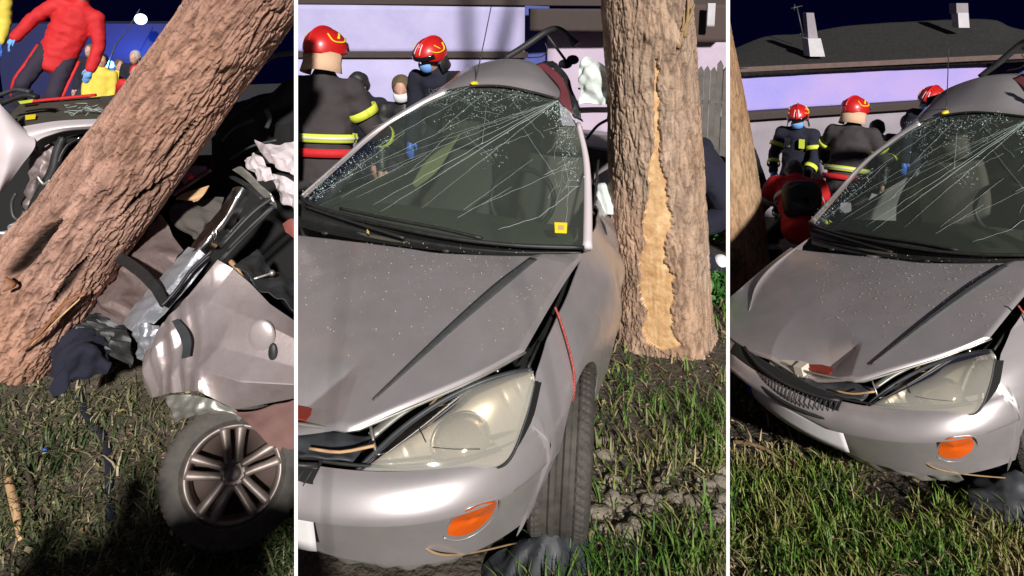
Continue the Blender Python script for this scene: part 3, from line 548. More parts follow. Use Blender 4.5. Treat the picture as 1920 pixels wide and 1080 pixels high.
    an_ = np.linspace(0, 2*math.pi, 30); m = MB(); m.tube([np.array([.30+.17*math.cos(a), 1.80+.05*math.sin(a), .98+.15*math.sin(a)]) for a in an_], .014, 7); m.build('steering_wheel', M_black, K)
    m = MB(); Gk = loft([[ony(772, 345, 1.9), ony(800, 300, 2.0), ony(850, 262, 2.15)], [ony(780, 352, 1.9), ony(822, 318, 2.0), ony(862, 250, 2.15)]], 8, 20); m.slab(facing(Gk), .01); m.build('seat_belt', mat('dull_webbing', (.30, .26, .14), .8), K)
    # wheels
    def wheel(c, axis, dn='road_wheel', w=.195):
        wheel_parts(np.array(c), np.array(axis), R, dn, w=w)
    wheel((.785, .835, .305), (math.cos(.22), math.sin(.22), -.03), w=.225); wheel((-.74, .83, .305), (-1, 0, 0)); wheel((.70, 3.42, .305), (1, 0, 0)); wheel((-.74, 3.42, .305), (-1, 0, 0))
    return R
def project(W):
    d = np.asarray(W)-C; z = d@FW; return np.stack([PP[0]+F*(d@RT)/z, PP[1]-F*(d@UP)/z], 1)
def wheel_parts(c, axis, parent, name, R_=.308, w=.195, spokes=True):
    "tyre with tread blocks and a five double-spoke alloy rim"
    axis = axis/np.linalg.norm(axis); u = np.cross(axis, [0, 0, 1.]); u /= np.linalg.norm(u); v = np.cross(u, axis)
    W = empty(name, (0, 0, 0)); W.parent = parent
    na = 240; prof = [(-.40, .205), (-.485, .225), (-.5, .26), (-.47, .292), (-.43, .302)]+[(x, .308) for x in np.linspace(-.40, .40, 25)]+[(.43, .302), (.47, .292), (.5, .26), (.485, .225), (.40, .205)]
    prof = np.array(prof); G = np.zeros((len(prof), na+1, 3)); a = np.linspace(0, 2*math.pi, na+1)
    for i, (x, r) in enumerate(prof):
        rr = np.full(na+1, r*R_/.308)
        if r > .3075:
            groove = any(abs(x-g) < .035 for g in (-.2, 0, .2)); lat = (np.floor(a/(2*math.pi)*84+abs(x)*5) % 2 == 0)
            if groove: rr -= .009
            elif abs(x) > .14: rr -= np.where((np.floor(a/(2*math.pi)*240+abs(x)*14) % 4) == 0, .006, 0)
        elif r > .29: rr -= np.where((np.floor(a/(2*math.pi)*240+abs(x)*14) % 4) == 0, .005, 0)
        G[i] = c+axis*(x*w)+rr[:, None]*(np.cos(a)[:, None]*u+np.sin(a)[:, None]*v)
    m = MB(); m.grid(G[::-1] if (normals(G)[15, 0]@u) < 0 else G); m.build('tyre', M_rub, W, auto=35)
    rm = MB(); k = R_/.308
    def ring(prof_): 
        Gq = np.array([[c+axis*(x*w)+r*k*(math.cos(t)*u+math.sin(t)*v) for t in np.linspace(0, 2*math.pi, 61)] for x, r in prof_]); return Gq
    rm.grid(ring([(.40, .206), (.44, .208), (.45, .200), (.42, .192), (.30, .186), (-.1, .180)])); rm.build('rim', M_alloy, W)
    m = MB(); m.grid(ring([(-.1, .18), (-.12, .10), (-.1, .0)])); m.build('brake_drum', mat('rusty_drum', (.05, .028, .022), .8), W)
    for s_ in range(5):
        m = MB(); th = 2*math.pi*s_/5+.35
        for dd in (-1, 1):
            P = []
            for r, off, x in ((.04, .020, .34), (.09, .024, .36), (.14, .030, .38), (.196, .036, .36)):
                P.append(c+axis*(x*w)+k*(r*(math.cos(th)*u+math.sin(th)*v)+dd*off*(-math.sin(th)*u+math.cos(th)*v)))
            m.tube(P, [.022, .020, .021, .026], 8, 4, flat=.8)
        m.build('spoke', M_alloy, W)
    m = MB(); m.grid(ring([(.30, .062), (.40, .058), (.43, .045), (.40, .034), (.42, .03), (.44, .018), (.445, .0)])); m.build('hub', M_alloy, W)
    return W
# ------------------------------------------------------------------ people
def remeshed(mb, name, mt, parent, vox, smooth=4, wr=0, seed=0):
    o = mb.build(name, mt, parent); md = o.modifiers.new('r', 'REMESH'); md.mode = 'VOXEL'; md.voxel_size = vox; md.use_smooth_shade = True
    ms = o.modifiers.new('s', 'SMOOTH'); ms.iterations = smooth; ms.factor = .5
    dg = bpy.context.evaluated_depsgraph_get(); me = bpy.data.meshes.new_from_object(o.evaluated_get(dg)); o.modifiers.clear(); old = o.data; o.data = me; bpy.data.meshes.remove(old); me.name = name
    if not me.materials: me.materials.append(mt)
    if wr:
        n = len(me.vertices); co = np.empty(n*3); me.vertices.foreach_get('co', co); co = co.reshape(-1, 3); no = np.empty(n*3); me.vertices.foreach_get('normal', no); no = no.reshape(-1, 3)
        d = wr*.9*((1-np.abs(2*fbm(co*[8, 8, 11], 3, seed)-1)*2.2)+.6*(fbm(co*24, 2, seed+5)-.5)); co = co+no*(d-.3*wr)[:, None]; me.vertices.foreach_set('co', co.ravel())
    me.polygons.foreach_set('use_smooth', [True]*len(me.polygons)); return o
def limb(mb, pts, rad, n=10, sx=1):
    pts = np.array(pts, float)
    for i in range(len(pts)-1):
        L = np.linalg.norm(pts[i+1]-pts[i]); k = max(2, int(L/(.5*min(rad[i], rad[i+1]))))
        for f in np.linspace(0, 1, k+1): mb.ball(pts[i]*(1-f)+pts[i+1]*f, rad[i]*(1-f)+rad[i+1]*f, n, 7)
def person(label, feet, facing_deg, pose='stand', lean=0., hip=.92, head=(0, 0), arms=None, jacket=M_jacket, trousers=M_trous, helmet=None, mask=None, hair=None, hood=None, bands=None, gloves=None, stripe=None, group=None, scale=1., tilt=0, vox=.02, shoe=M_black, armband=True, hemband=True, beltred=False, chest=None, patch=None, bandf=.16):
    "standing, bending or crouching figure; faces +y in its own frame, tilt leans it sideways"
    Mw = Matrix.Translation(Vector(feet)) @ Matrix.Rotation(math.radians(facing_deg), 4, 'Z') @ Matrix.Rotation(math.radians(tilt), 4, 'Y') @ Matrix.Scale(scale, 4)
    P = empty('person', feet, label, 'person', group, M=Mw)
    ln = math.radians(lean); dr = np.array([0, math.sin(ln), math.cos(ln)]); fr = np.array([0, math.cos(ln), -math.sin(ln)]); ex = np.array([1., 0, 0])
    H = np.array([0, -.25*math.sin(ln), hip]); chestc = H+.30*dr; neck = H+.52*dr; hp, hy = math.radians(head[0]), math.radians(head[1])
    hl = ln*.4+hp; hd = np.array([0, math.sin(hl), math.cos(hl)]); headc = neck+.075*dr+.10*hd
    hf = np.array([math.sin(-hy)*1., math.cos(hy)*math.cos(hl), -math.sin(hl)*math.cos(hy)]); hf /= np.linalg.norm(hf); hu = hd-hf*(hd@hf); hu /= np.linalg.norm(hu); hx = np.cross(hf, hu)
    HM = np.stack([hx, hf, hu], 1)
    S = [neck-.05*dr+sx*.185*ex for sx in (-1, 1)]
    arms = arms or [((-.10, .05, -1), (.05, .35, -.9)), ((.10, .05, -1), (-.05, .35, -.9))]
    A = []
    for k in (0, 1):
        u_ = np.array(arms[k][0], float); u_ /= np.linalg.norm(u_); v_ = np.array(arms[k][1], float); v_ /= np.linalg.norm(v_)
        e = S[k]+.29*u_; h = e+.25*v_; A.append((S[k], e, h, v_))
    Lg = []
    for sx in (-1, 1):
        hj = H+sx*.095*ex+np.array([0, 0, -.02]); ft = np.array([sx*(.12 if pose != 'crouch' else .16), .0 if pose != 'crouch' else .12*sx, .08]); dist = np.linalg.norm(hj-ft)
        kn = (hj+ft)/2; bend = math.sqrt(max(0, .43**2-(dist/2)**2)); kn = kn+np.array([sx*.25*bend, bend*.97, 0]); Lg.append((hj, kn, ft))
    b = MB(); b.ball(headc, (.076, .095, .112), 18, 12, HM); b.ball(headc+HM@np.array([0, .03, -.06]), (.056, .062, .062), 14, 9, HM)
    b.ball(headc+HM@np.array([0, .103, -.02]), (.013, .018, .024), 8, 6, HM); b.ball(headc+HM@np.array([0, .092, -.065]), (.026, .014, .010), 8, 6, HM)
    for sx in (-1, 1): b.ball(headc+HM@np.array([sx*.078, -.005, -.01]), (.012, .022, .032), 8, 6, HM); b.ball(headc+HM@np.array([sx*.032, .084, .014]), (.016, .012, .011), 8, 6, HM)
    limb(b, [headc-.06*hd, neck-.03*dr], [.052, .06]); limb(b, [neck-.05*dr, chestc, H], [.09, .115, .11])
    for (s_, e, h, v_) in A: limb(b, [s_, e, h], [.05, .04, .03])
    for (hj, kn, ft) in Lg: limb(b, [hj, kn, ft], [.075, .05, .036])
    remeshed(b, 'body', M_skin, P, .016, 2)
    j = MB()
    for f in np.linspace(-.12, 1, 11): j.ball(H-.10*dr+f*(.56*dr), (.19-.02*abs(f-.55)+(-.03 if f > .9 else 0), .135-.015*f, .08), 18, 9, np.stack([ex, fr, dr], 1))
    limb(j, [S[0], S[1]], [.085, .085])
    for (s_, e, h, v_) in A: limb(j, [s_, e, h], [.083, .068, .056])
    limb(j, [neck-.03*dr, neck+.03*dr], [.085, .078]); jk = remeshed(j, 'jacket', jacket, P, vox, 3, .012, hash(label) % 97)
    t = MB(); limb(t, [H+.0*dr, H-.06*dr], [.11, .11]); t.ball(H-.06*dr, (.155, .11, .10), 16, 9)
    for (hj, kn, ft) in Lg: limb(t, [hj, kn, ft+[0, 0, .04]], [.095, .078, .066])
    tr = remeshed(t, 'trousers', trousers, P, vox, 3, .010, 3)
    for (hj, kn, ft) in Lg:
        m = MB(); limb(m, [ft+[0, -.03, -.03], ft+[0, .13, -.045]], [.045, .038]); limb(m, [ft, ft+[0, 0, .10]], [.055, .058]); remeshed(m, 'boot', shoe, P, .016, 2)
    gm = gloves or M_skin
    for k, (s_, e, h, v_) in enumerate(A):
        m = MB(); sx = (-1, 1)[k]; w_ = np.cross(v_, [0, 0, 1.]); w_ = w_/(np.linalg.norm(w_)+1e-9); nrm = np.cross(w_, v_)
        limb(m, [h-.02*v_, h+.075*v_], [.032, .034])
        for q, (o_, L) in enumerate(((-.030, .062), (-.011, .075), (.009, .07), (.028, .055))):
            b0 = h+.085*v_+o_*w_; b1 = b0+L*.55*v_-.012*nrm; b2 = b1+L*.5*v_-.028*nrm; limb(m, [b0, b1, b2], [.010, .009, .008], 7)
        b0 = h+.02*v_+(-sx)*.032*w_; limb(m, [b0, b0+.035*v_-sx*.022*w_-.01*nrm, b0+.065*v_-sx*.022*w_-.022*nrm], [.013, .011, .009], 7)
        remeshed(m, 'glove' if gloves else 'hand', gm, P, .008, 1)
    def ring_torso(f, r=1.06, half=None):
        c_ = H-.10*dr+f*.56*dr; rx, ry = (.19-.02*abs(f-.55)+.012)*r, (.135-.015*f+.014)*r
        G = np.array([[c_+dz*dr+ex*rx*math.cos(a)+fr*ry*math.sin(a) for a in np.linspace(0, 2*math.pi, 41)] for dz in (-.026, .026)]); return G
    def ring_arm(p, q, f, r):
        c_ = p*(1-f)+q*f; d_ = (q-p)/np.linalg.norm(q-p); a1 = np.cross(d_, [.2, .3, .9]); a1 /= np.linalg.norm(a1); a2 = np.cross(d_, a1)
        return np.array([[c_+dz*d_+r*(a1*math.cos(a)+a2*math.sin(a)) for a in np.linspace(0, 2*math.pi, 25)] for dz in (-.026, .026)])
    if bands:
        def band(G, mt, nm='reflective_band', pr=jk):
            m = MB(); c_ = G.reshape(-1, 3).mean(0); m.slab(facing(G, None) if False else G, .004); m.build(nm, mt, P)
        def mid(G): g = G.copy(); c_ = g.mean((0, 1)); ctr = g.mean(0); g = ctr[None]+(g-ctr[None])*.30; return c_+(g-c_)*1.0
        if hemband: band(ring_torso(bandf, 1.09), bands); band(mid(ring_torso(bandf, 1.12)), M_silvertape, 'silver_band')
        if chest: band(ring_torso(.62, 1.04), bands)
        if armband:
            for (s_, e, h, v_) in A: band(ring_arm(e, h, .55, .076), bands); band(ring_arm(s_, e, .55, .093), bands)
        for (hj, kn, ft) in Lg: band(ring_arm(kn, ft, .35, .088), bands)
    if beltred:
        m = MB(); m.slab(ring_torso(bandf-.16, 1.12), .01); m.build('belt', M_redcloth, P)
    if patch:
        for sx in (-1, 1):
            m = MB(); m.box(chestc+.10*dr+fr*.150+sx*.085*ex, (.06, .03, .11), np.stack([ex, fr, dr], 1)); m.build('chest_patch', patch if sx < 0 else M_silvertape, P, False)
    if stripe:
        for (hj, kn, ft), sx in zip(Lg, (-1, 1)):
            m = MB(); m.tube([hj+sx*.10*ex, (hj+kn)/2+sx*.085*ex, kn+sx*.073*ex, (kn+ft)/2+sx*.068*ex], .026, 6, 4, flat=.4); m.build('leg_stripe', stripe, P)
    if helmet:
        Hh = empty('helmet', (0, 0, 0)); Hh.parent = P; hc = headc+HM@np.array([0, -.012, .03])
        def sh(th, ph, k=1.):
            # ph 0 = front; lower edge dips at the back and over the ears
            return hc+HM@(np.array([.128*math.sin(th)*math.sin(ph), .155*math.sin(th)*math.cos(ph), .132*math.cos(th)*(1 if th < 1.57 else 1.25)])*k)
        G = np.array([[sh(f*(1.42+.52*(.5-.5*math.cos(min(abs(ph)*1.5, math.pi)))), ph) for ph in np.linspace(-math.pi, math.pi, 61)] for f in np.linspace(.02, 1, 26)])
        m = MB(); m.slab(facing(G, hc+np.array([0, 0, 9])) if True else G, .006); m.build('helmet_shell', helmet, Hh)
        m = MB(); m.tube([sh(th, 0, 1.02) for th in np.linspace(1.25, 0.02, 9)]+[sh(th, math.pi, 1.02) for th in np.linspace(.1, 1.5, 10)], .011, 6, 2); m.build('helmet_crest', helmet, Hh)
        m = MB(); m.slab(np.array([[sh(th, ph, 1.03) for ph in np.linspace(-1.2, 1.2, 25)] for th in np.linspace(1.22, 1.50, 6)]), .004); m.build('visor', M_visor, Hh)
        for sx in (-1, 1):
            m = MB(); P_ = [sh(.95, sx*1.0, 1.02), sh(1.25, sx*1.45, 1.02), sh(1.35, sx*2.0, 1.02), sh(1.0, sx*2.3, 1.02)]; m.tube(P_, .008, 6, 6, flat=.6); m.tube([sh(.75, sx*1.5, 1.015), sh(1.15, sx*1.75, 1.02)], .010, 6, 4, flat=.5); m.build('helmet_flash', M_yel2, Hh)
        for sx in (-.22, 0, .22):
            m = MB(); m.tube([sh(th, sx*(1.6-th*.4), 1.018) for th in np.linspace(.45, 1.12, 6)], .007, 6, 2, flat=.5); m.build('helmet_stripe', M_wmask, Hh)
        m = MB(); Gn = np.array([[hc+HM@np.array([.118*math.sin(ph)*k_, .125*math.cos(ph)*k_-.01, zz]) for ph in np.linspace(1.3, 2*math.pi-1.3, 31)] for zz, k_ in ((-.04, 1.0), (-.10, .98), (-.16, 1.08))]); m.slab(Gn, .006); m.build('neck_cloth', hood or M_black, Hh)
    elif hair is not None:
        m = MB(); m.ball(headc+HM@np.array([0, -.02, .022]), (.088, .100, .104), 18, 12, HM); m.ball(headc+HM@np.array([0, -.045, -.03]), (.078, .065, .08), 14, 9, HM)
        hm = remeshed(m, 'hair', hair, P, .012, 1, .008, 5)
    if mask:
        m = MB(); Gm = np.array([[headc+HM@np.array([.066*math.sin(a)*k_, .062+.052*math.cos(a)*k_ if True else 0, zz]) for a in np.linspace(-1.45, 1.45, 15)] for zz, k_ in ((-.012, .86), (-.03, 1.05), (-.055, 1.10), (-.08, 1.0), (-.105, .75))]); m.slab(Gm, .003); m.build('face_mask', mask, P)
    return P
# ------------------------------------------------------------------ ground of the three plots
T3 = np.array([1.8568, 2.114, -.6169]); _a = np.array([.124, -.2841, -.6785]); _th = np.linalg.norm(_a)
M3 = Matrix.Translation(Vector(T3)) @ Matrix.Rotation(_th, 4, Vector(_a/_th)); R3m = np.array(M3.to_3x3()); UP3 = R3m[:, 2]
def sstep(a, b, x): t = np.clip((x-a)/(b-a), 0, 1); return t*t*(3-2*t)
def depth_of(x, y): return (x-C[0])*(-_sy)+(y-C[1])*_cy
def gz2(x, y):
    P = np.stack([x, y, 0*x], -1); r = .05*(fbm(P*1.3, 3, 1)-.5)+.035*(fbm(P*6, 3, 2)-.5)
    clod = sstep(.25, .6, 1-np.hypot((x-1.35)/.55, (y-1.15)/.35))*.05*fbm(P*14, 3, 4); return r+clod-.40*sstep(3.2, 6.5, y)
def gz3(x, y):
    P = np.stack([x, y, 0*x], -1); pl = T3[2]-(UP3[0]*(x-T3[0])+UP3[1]*(y-T3[1]))/UP3[2]; d = depth_of(x, y)
    z = pl*(1-sstep(4.6, 7, d))+(-1.12)*sstep(4.6, 7, d); return z+.05*(fbm(P*1.6, 3, 11)-.5)+.03*(fbm(P*6, 3, 12)-.5)
WC1 = at(440, 884, 3.0)
A1 = WC1-np.array([0, 0, .285]); A2 = at(20, 690, 3.75); A3 = at(15, 1075, 2.9)
N_1 = np.cross(A2-A1, A3-A1); N_1 /= np.linalg.norm(N_1); N_1 = N_1 if N_1[2] > 0 else -N_1
def gz1(x, y):
    P = np.stack([x, y, 0*x], -1); pl = A1[2]-(N_1[0]*(x-A1[0])+N_1[1]*(y-A1[1]))/N_1[2]; d = depth_of(x, y)
    k = sstep(4.3, 6.0, d); return np.clip(pl, -1.2, .6)*(1-k)-.10*k+.05*(fbm(P*1.6, 3, 21)-.5)+.04*(fbm(P*6, 3, 22)-.5)
print('bay1 normal', N_1, 'A', A1, A2, A3)
GZ = {1: gz1, 2: gz2, 3: gz3}; AZ = {1: (-.76, -.25), 2: (-.37, .37), 3: (.25, .76)}
def az_xy(r, a):   # a = angle right of the viewing direction
    h = _hd[None]*np.cos(a)[:, None]+RT[None]*np.sin(a)[:, None] if np.ndim(a) else _hd*math.cos(a)+RT*math.sin(a)
    return C[0]+h[..., 0]*r, C[1]+h[..., 1]*r
def ground(b, rmax, name):
    CUR[0] = b; rs = np.r_[np.linspace(.5, 6, 190), np.geomspace(6.1, rmax, 50)]; aa = np.linspace(*AZ[b], 190); G = np.zeros((len(rs), len(aa), 3))
    for i, r in enumerate(rs):
        x, y = az_xy(np.full(len(aa), r), aa); G[i] = np.stack([x, y, GZ[b](x, y)], -1)
    m = MB(); m.grid(facing(G, (0, 0, 50))); return struct(m.build(name, M_soil))
GR = {1: ground(1, 7.2, 'ground'), 2: ground(2, 30, 'ground'), 3: ground(3, 30, 'ground')}

CUR[0] = 1; _ra = np.linspace(*AZ[1], 24); G = np.array([[[*az_xy(r, a), -.14] for a in _ra] for r in np.geomspace(6.9, 19.5, 16)]); G[..., 2] += .03*(fbm(G.reshape(-1, 3)*1.5, 2, 3).reshape(G.shape[:2])-.5)
m = MB(); m.grid(facing(G, (0, 0, 50))); struct(m.build('added_dark_road', mat('night_dark_asphalt', (.018, .018, .02), .9, noise=(3, (.028, .027, .028), .3), bump=(90, .5, .01))))  # added surface, coloured dark where the floodlight would have faded out
def grass(b, n, rr, hgt, dens, cols, label, seed, lean=.6, width=.0028, flat=0.):
    "thousands of single bent blades"
    CUR[0] = b; r_ = np.random.default_rng(seed); r = rr[0]+(rr[1]-rr[0])*r_.random(n)**1.3; a = AZ[b][0]+(AZ[b][1]-AZ[b][0])*r_.random(n)
    x, y = az_xy(r, a); x = x+r_.normal(0, .02, n); y = y+r_.normal(0, .02, n)
    P = np.stack([x, y, 0*x], -1); cl = fbm(P*2.2, 3, seed+3); k = dens(x, y, cl) > r_.random(n); x, y, cl = x[k], y[k], cl[k]; n = len(x); P = P[k]
    z = GZ[b](x, y)-.01; h = hgt*(.35+1.1*r_.random(n)**1.4)*(.5+cl*1.1); ph = r_.random(n)*6.283; ln = lean*(.3+r_.random(n)*1.2)+flat*r_.random(n); w = width*(.6+.9*r_.random(n))*(1+.25*r[:n]/3)
    dx, dy = np.cos(ph), np.sin(ph); px_, py_ = -dy, dx; V = np.zeros((n, 7, 3)); c0 = np.array([x, y, z]).T
    for q, (f, ww) in enumerate(((0, 1.), (.4, .95), (.75, .6))):
        off = np.sin(ln*f*1.2)*h*f; hh = np.cos(ln*f*.9)*h*f; ctr = c0+np.stack([dx*off, dy*off, hh], -1); wv = np.stack([px_*w*ww, py_*w*ww, 0*w], -1)
        V[:, q*2] = ctr-wv; V[:, q*2+1] = ctr+wv
    off = np.sin(ln*1.2)*h; V[:, 6] = c0+np.stack([dx*off, dy*off, np.maximum(np.cos(ln*.95), .05)*h], -1)
    base = np.arange(n)[:, None]*7; F4 = np.concatenate([base+np.array([0, 1, 3, 2]), base+np.array([2, 3, 5, 4])]); F3 = base+np.array([4, 5, 6])
    me = bpy.data.meshes.new('grass'); me.from_pydata(V.reshape(-1, 3).tolist(), [], F4.tolist()+F3.tolist()); o = bpy.data.objects.new('grass', me); COL.objects.link(o); BAY[o.name] = b; me.materials.append(M_leaf)
    t = np.clip(fbm(P*3.1, 2, seed+9)*1.6-.3+r_.normal(0, .22, n), 0, 1); ci = t*(len(cols)-1); lo = np.floor(ci).astype(int); hi = np.minimum(lo+1, len(cols)-1); cc = np.array(cols); col = cc[lo]*(1-(ci-lo))[:, None]+cc[hi]*(ci-lo)[:, None]
    col = col*(.7+.6*r_.random(n))[:, None]; setcol(o, np.repeat(col, 7, 0)); me.polygons.foreach_set('use_smooth', [True]*len(me.polygons))
    o['kind'] = 'stuff'; tag(o, label, 'grass'); return o

def litter(b, n, rr, label, seed, cols, ok=None):
    "curled dead leaves and scraps lying on the soil"
    CUR[0] = b; r_ = np.random.default_rng(seed); a = AZ[b][0]+(AZ[b][1]-AZ[b][0])*r_.random(n); r = rr[0]+(rr[1]-rr[0])*r_.random(n)**1.2; x, y = az_xy(r, a)
    if ok is not None: k = ok(x, y); x, y = x[k], y[k]; n = len(x)
    z = GZ[b](x, y)+.012+.02*r_.random(n); ph = r_.random(n)*6.283; s = .006+.016*r_.random(n)**2; d = np.stack([np.cos(ph), np.sin(ph), r_.normal(0, .35, n)], -1); e = np.stack([-np.sin(ph), np.cos(ph), r_.normal(0, .35, n)], -1); c = np.stack([x, y, z], -1); V = np.zeros((n, 5, 3))
    V[:, 0] = c-d*s[:, None]; V[:, 1] = c+e*s[:, None]*.5+[0, 0, .004]; V[:, 2] = c+d*s[:, None]; V[:, 3] = c-e*s[:, None]*.5+[0, 0, .005]; V[:, 4] = c
    i = np.arange(n)[:, None]*5; Fc = np.concatenate([i+np.array(t) for t in ((0, 4, 1), (1, 4, 2), (2, 4, 3), (3, 4, 0))]); m = MB(); m.v = [tuple(p) for p in V.reshape(-1, 3)]; m.f = [tuple(map(int, f)) for f in Fc]
    o = m.build('leaf_litter', M_leaf, smooth=False); cc = np.array(cols)[r_.integers(0, len(cols), n)]*(.6+.8*r_.random(n))[:, None]; setcol(o, np.repeat(cc, 5, 0)); return stuff(tag(o, label, 'leaf litter'))
LC = ((.22, .15, .08), (.34, .26, .15), (.13, .085, .05), (.42, .34, .2), (.10, .12, .04))
# ------------------------------------------------------------------ trees
def trunk(b, base, top, rad, label, seed, scar=None, tone=((.055, .036, .028), (.30, .205, .15)), flare=.25, nth=260, nh=420, twist=0, depthk=1., knots=(), name='tree', view=None, crevpx=()):
    "bark-plated trunk between two points; scar(theta,h) says where the bare wood shows"
    CUR[0] = b; base = np.array(base); top = np.array(top); ax = top-base; Lh = np.linalg.norm(ax); ax /= Lh
    vv_ = (C-base) if view is None else view; e1 = vv_-ax*(vv_@ax); e1 /= np.linalg.norm(e1); e2 = np.cross(ax, e1)     # theta=0 looks to the path
    root = empty(name, tuple(base), label, 'tree')
    th = np.linspace(-math.pi, math.pi, nth+1); hh = np.linspace(-.12, Lh, nh); TH, HH = np.meshgrid(th, hh); R_ = np.interp(hh/Lh, np.linspace(0, 1, len(rad)), rad)[:, None]*np.ones_like(TH)
    fl = np.exp(-np.clip(HH, -.1, None)/.16)*flare; lob = 1+.45*np.sin(TH*5+seed)+.3*np.sin(TH*3+1.3*seed); R_ = R_*(1+fl*np.clip(lob, 0, 2)*.5)
    R_ = R_*(1+.05*np.sin(TH*2+HH*1.3+seed)+.03*np.sin(TH*3-HH*2.1))
    P = np.stack([np.cos(TH)*R_, np.sin(TH)*R_, HH], -1).reshape(-1, 3); wv = (fbm(P*3, 3, seed)-.5)[:, None]*np.array([[.25, .25, .5]])
    Q = (P+wv*.22)*np.array([21, 21, 3.2]); n1 = fbm(Q, 3, seed); n2 = fbm((P+wv*.15)*np.array([52, 52, 7.]), 3, seed+9); n3 = fbm(P*np.array([40, 40, 12.]), 2, seed+14)
    r1 = np.abs(2*n1-1); r2 = np.abs(2*n2-1); r3 = np.abs(2*n3-1); fis = (.35+.65*np.clip(r1/.10, 0, 1)**.8)*(.5+.5*np.clip(r2/.13, 0, 1))*(.65+.35*np.clip(r3/.12, 0, 1))
    dsp = depthk*(.020*fis+.008*(n2-.5)+.010*(fbm(P*[9, 9, 3.5], 3, seed+4)-.5)+.007*(fbm(P*[90, 90, 18], 2, seed+6)-.5))
    thf, hf = TH.ravel(), HH.ravel(); mask = scar(thf, hf) if scar else np.zeros(len(P))
    wood = -.006+.006*(fbm(P*[60, 60, 5], 3, seed+7)-.5)+.004*(fbm(P*[20, 20, 40], 2, seed+8)); dd = dsp*(1-mask)+(wood)*mask
    crk = np.zeros(len(P))
    if crevpx:
        V0 = base[None]+ax[None]*hf[:, None]+(R_.ravel()+dd)[:, None]*(np.cos(thf)[:, None]*e1[None]+np.sin(thf)[:, None]*e2[None]); dv = V0-C; zz = dv@FW; pu = PP[0]+F*(dv@RT)/zz; pv = PP[1]-F*(dv@UP)/zz; fr_ = np.abs(thf) < 1.5
        for pts_, wd, dp in crevpx:
            q_ = []
            for (a_, b_) in pts_: i_ = np.argmin(np.where(fr_, (pu-a_)**2+(pv-b_)**2, 1e9)); q_.append((thf[i_], hf[i_]))
            q_ = spl(q_, 8); k_ = np.linspace(0, 1, len(q_)); best = np.full(len(P), 9.)
            for (tq, hq), kk in zip(q_, k_): best = np.minimum(best, np.hypot((thf-tq)*R_.ravel(), (hf-hq)*.8)/(wd*(.25+math.sin(math.pi*min(max(kk, .05), .95)))))
            c_ = np.clip(1.25-best+.5*(n2-.5), 0, 1); crk = np.maximum(crk, c_); dd = dd-dp*c_**.7*(1-mask)
    for (tk, hk, s_, hgt) in knots: dd = dd+hgt*np.exp(-(((thf-tk)*.25)**2+(hf-hk)**2)/s_**2)*(.6+.8*fbm(P*25, 2, 3))
    rr = R_.ravel()+dd; V = base[None]+ax[None]*hf[:, None]+rr[:, None]*(np.cos(thf)[:, None]*e1[None]+np.sin(thf)[:, None]*e2[None])
    nw = nth+1; quads = np.array([(i*nw+j, i*nw+j+1, (i+1)*nw+j+1, (i+1)*nw+j) for i in range(nh-1) for j in range(nth)]); qm = mask[quads].mean(1) > .5
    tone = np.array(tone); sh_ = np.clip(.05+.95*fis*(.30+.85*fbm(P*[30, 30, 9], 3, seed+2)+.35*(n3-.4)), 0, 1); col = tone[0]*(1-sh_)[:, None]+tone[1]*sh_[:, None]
    warm = np.clip(fbm(P*[3, 3, 1.5], 3, seed+12)*2-.75, 0, 1)[:, None]; col = col*(1-.5*warm)+np.array([.42, .18, .07])*.5*warm*sh_[:, None]
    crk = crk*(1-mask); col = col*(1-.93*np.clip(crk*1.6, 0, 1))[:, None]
    for (nm, mt, sel) in (('trunk', M_bark, ~qm), ('bare_wood', M_wood, qm)):
        q = quads[sel]
        if not len(q): continue
        used = np.unique(q); remap = -np.ones(len(V), int); remap[used] = np.arange(len(used)); m = MB(); m.v = [tuple(p) for p in V[used]]; m.f = [tuple(r) for r in remap[q]]
        o = m.build(nm, mt, root)
        if nm == 'trunk': setcol(o, col[used])
    return root, (base, ax, e1, e2)
def twig(pts, r, name, mt=None, parent=None, k=5):
    m = MB(); m.tube(pts, r, 6, k); return m.build(name, mt or M_twig, parent)
def crown(root, b, pts, n, spread, seed, leaf=.055):
    "limbs and loose leaves above the frame"
    CUR[0] = b; r_ = np.random.default_rng(seed); V = []; Fc = []; col = []
    for p0, p1 in pts:
        m = MB(); m.tube([p0, (np.array(p0)+p1)/2+[0, 0, .15], p1], [.12, .07, .03], 9, 5); o = m.build('limb', M_bark, root); setcol(o, np.array([[.16, .11, .08]]*len(o.data.vertices)))
        for _ in range(n):
            c = np.array(p1)+r_.normal(0, spread, 3)*[1, 1, .6]; a = r_.normal(0, 1, 3); a /= np.linalg.norm(a); bb = np.cross(a, r_.normal(0, 1, 3)); bb /= np.linalg.norm(bb); s = leaf*(.6+.8*r_.random()); i = len(V)
            V += [c-a*s, c+bb*s*.4, c+a*s, c-bb*s*.4]; Fc.append((i, i+1, i+2, i+3)); col += [np.array([.05, .10, .03])*(.6+.9*r_.random())]*4
    m = MB(); m.v = [tuple(p) for p in V]; m.f = Fc; o = m.build('crown', M_leaf, root); setcol(o, np.array(col)); o['kind'] = 'stuff'
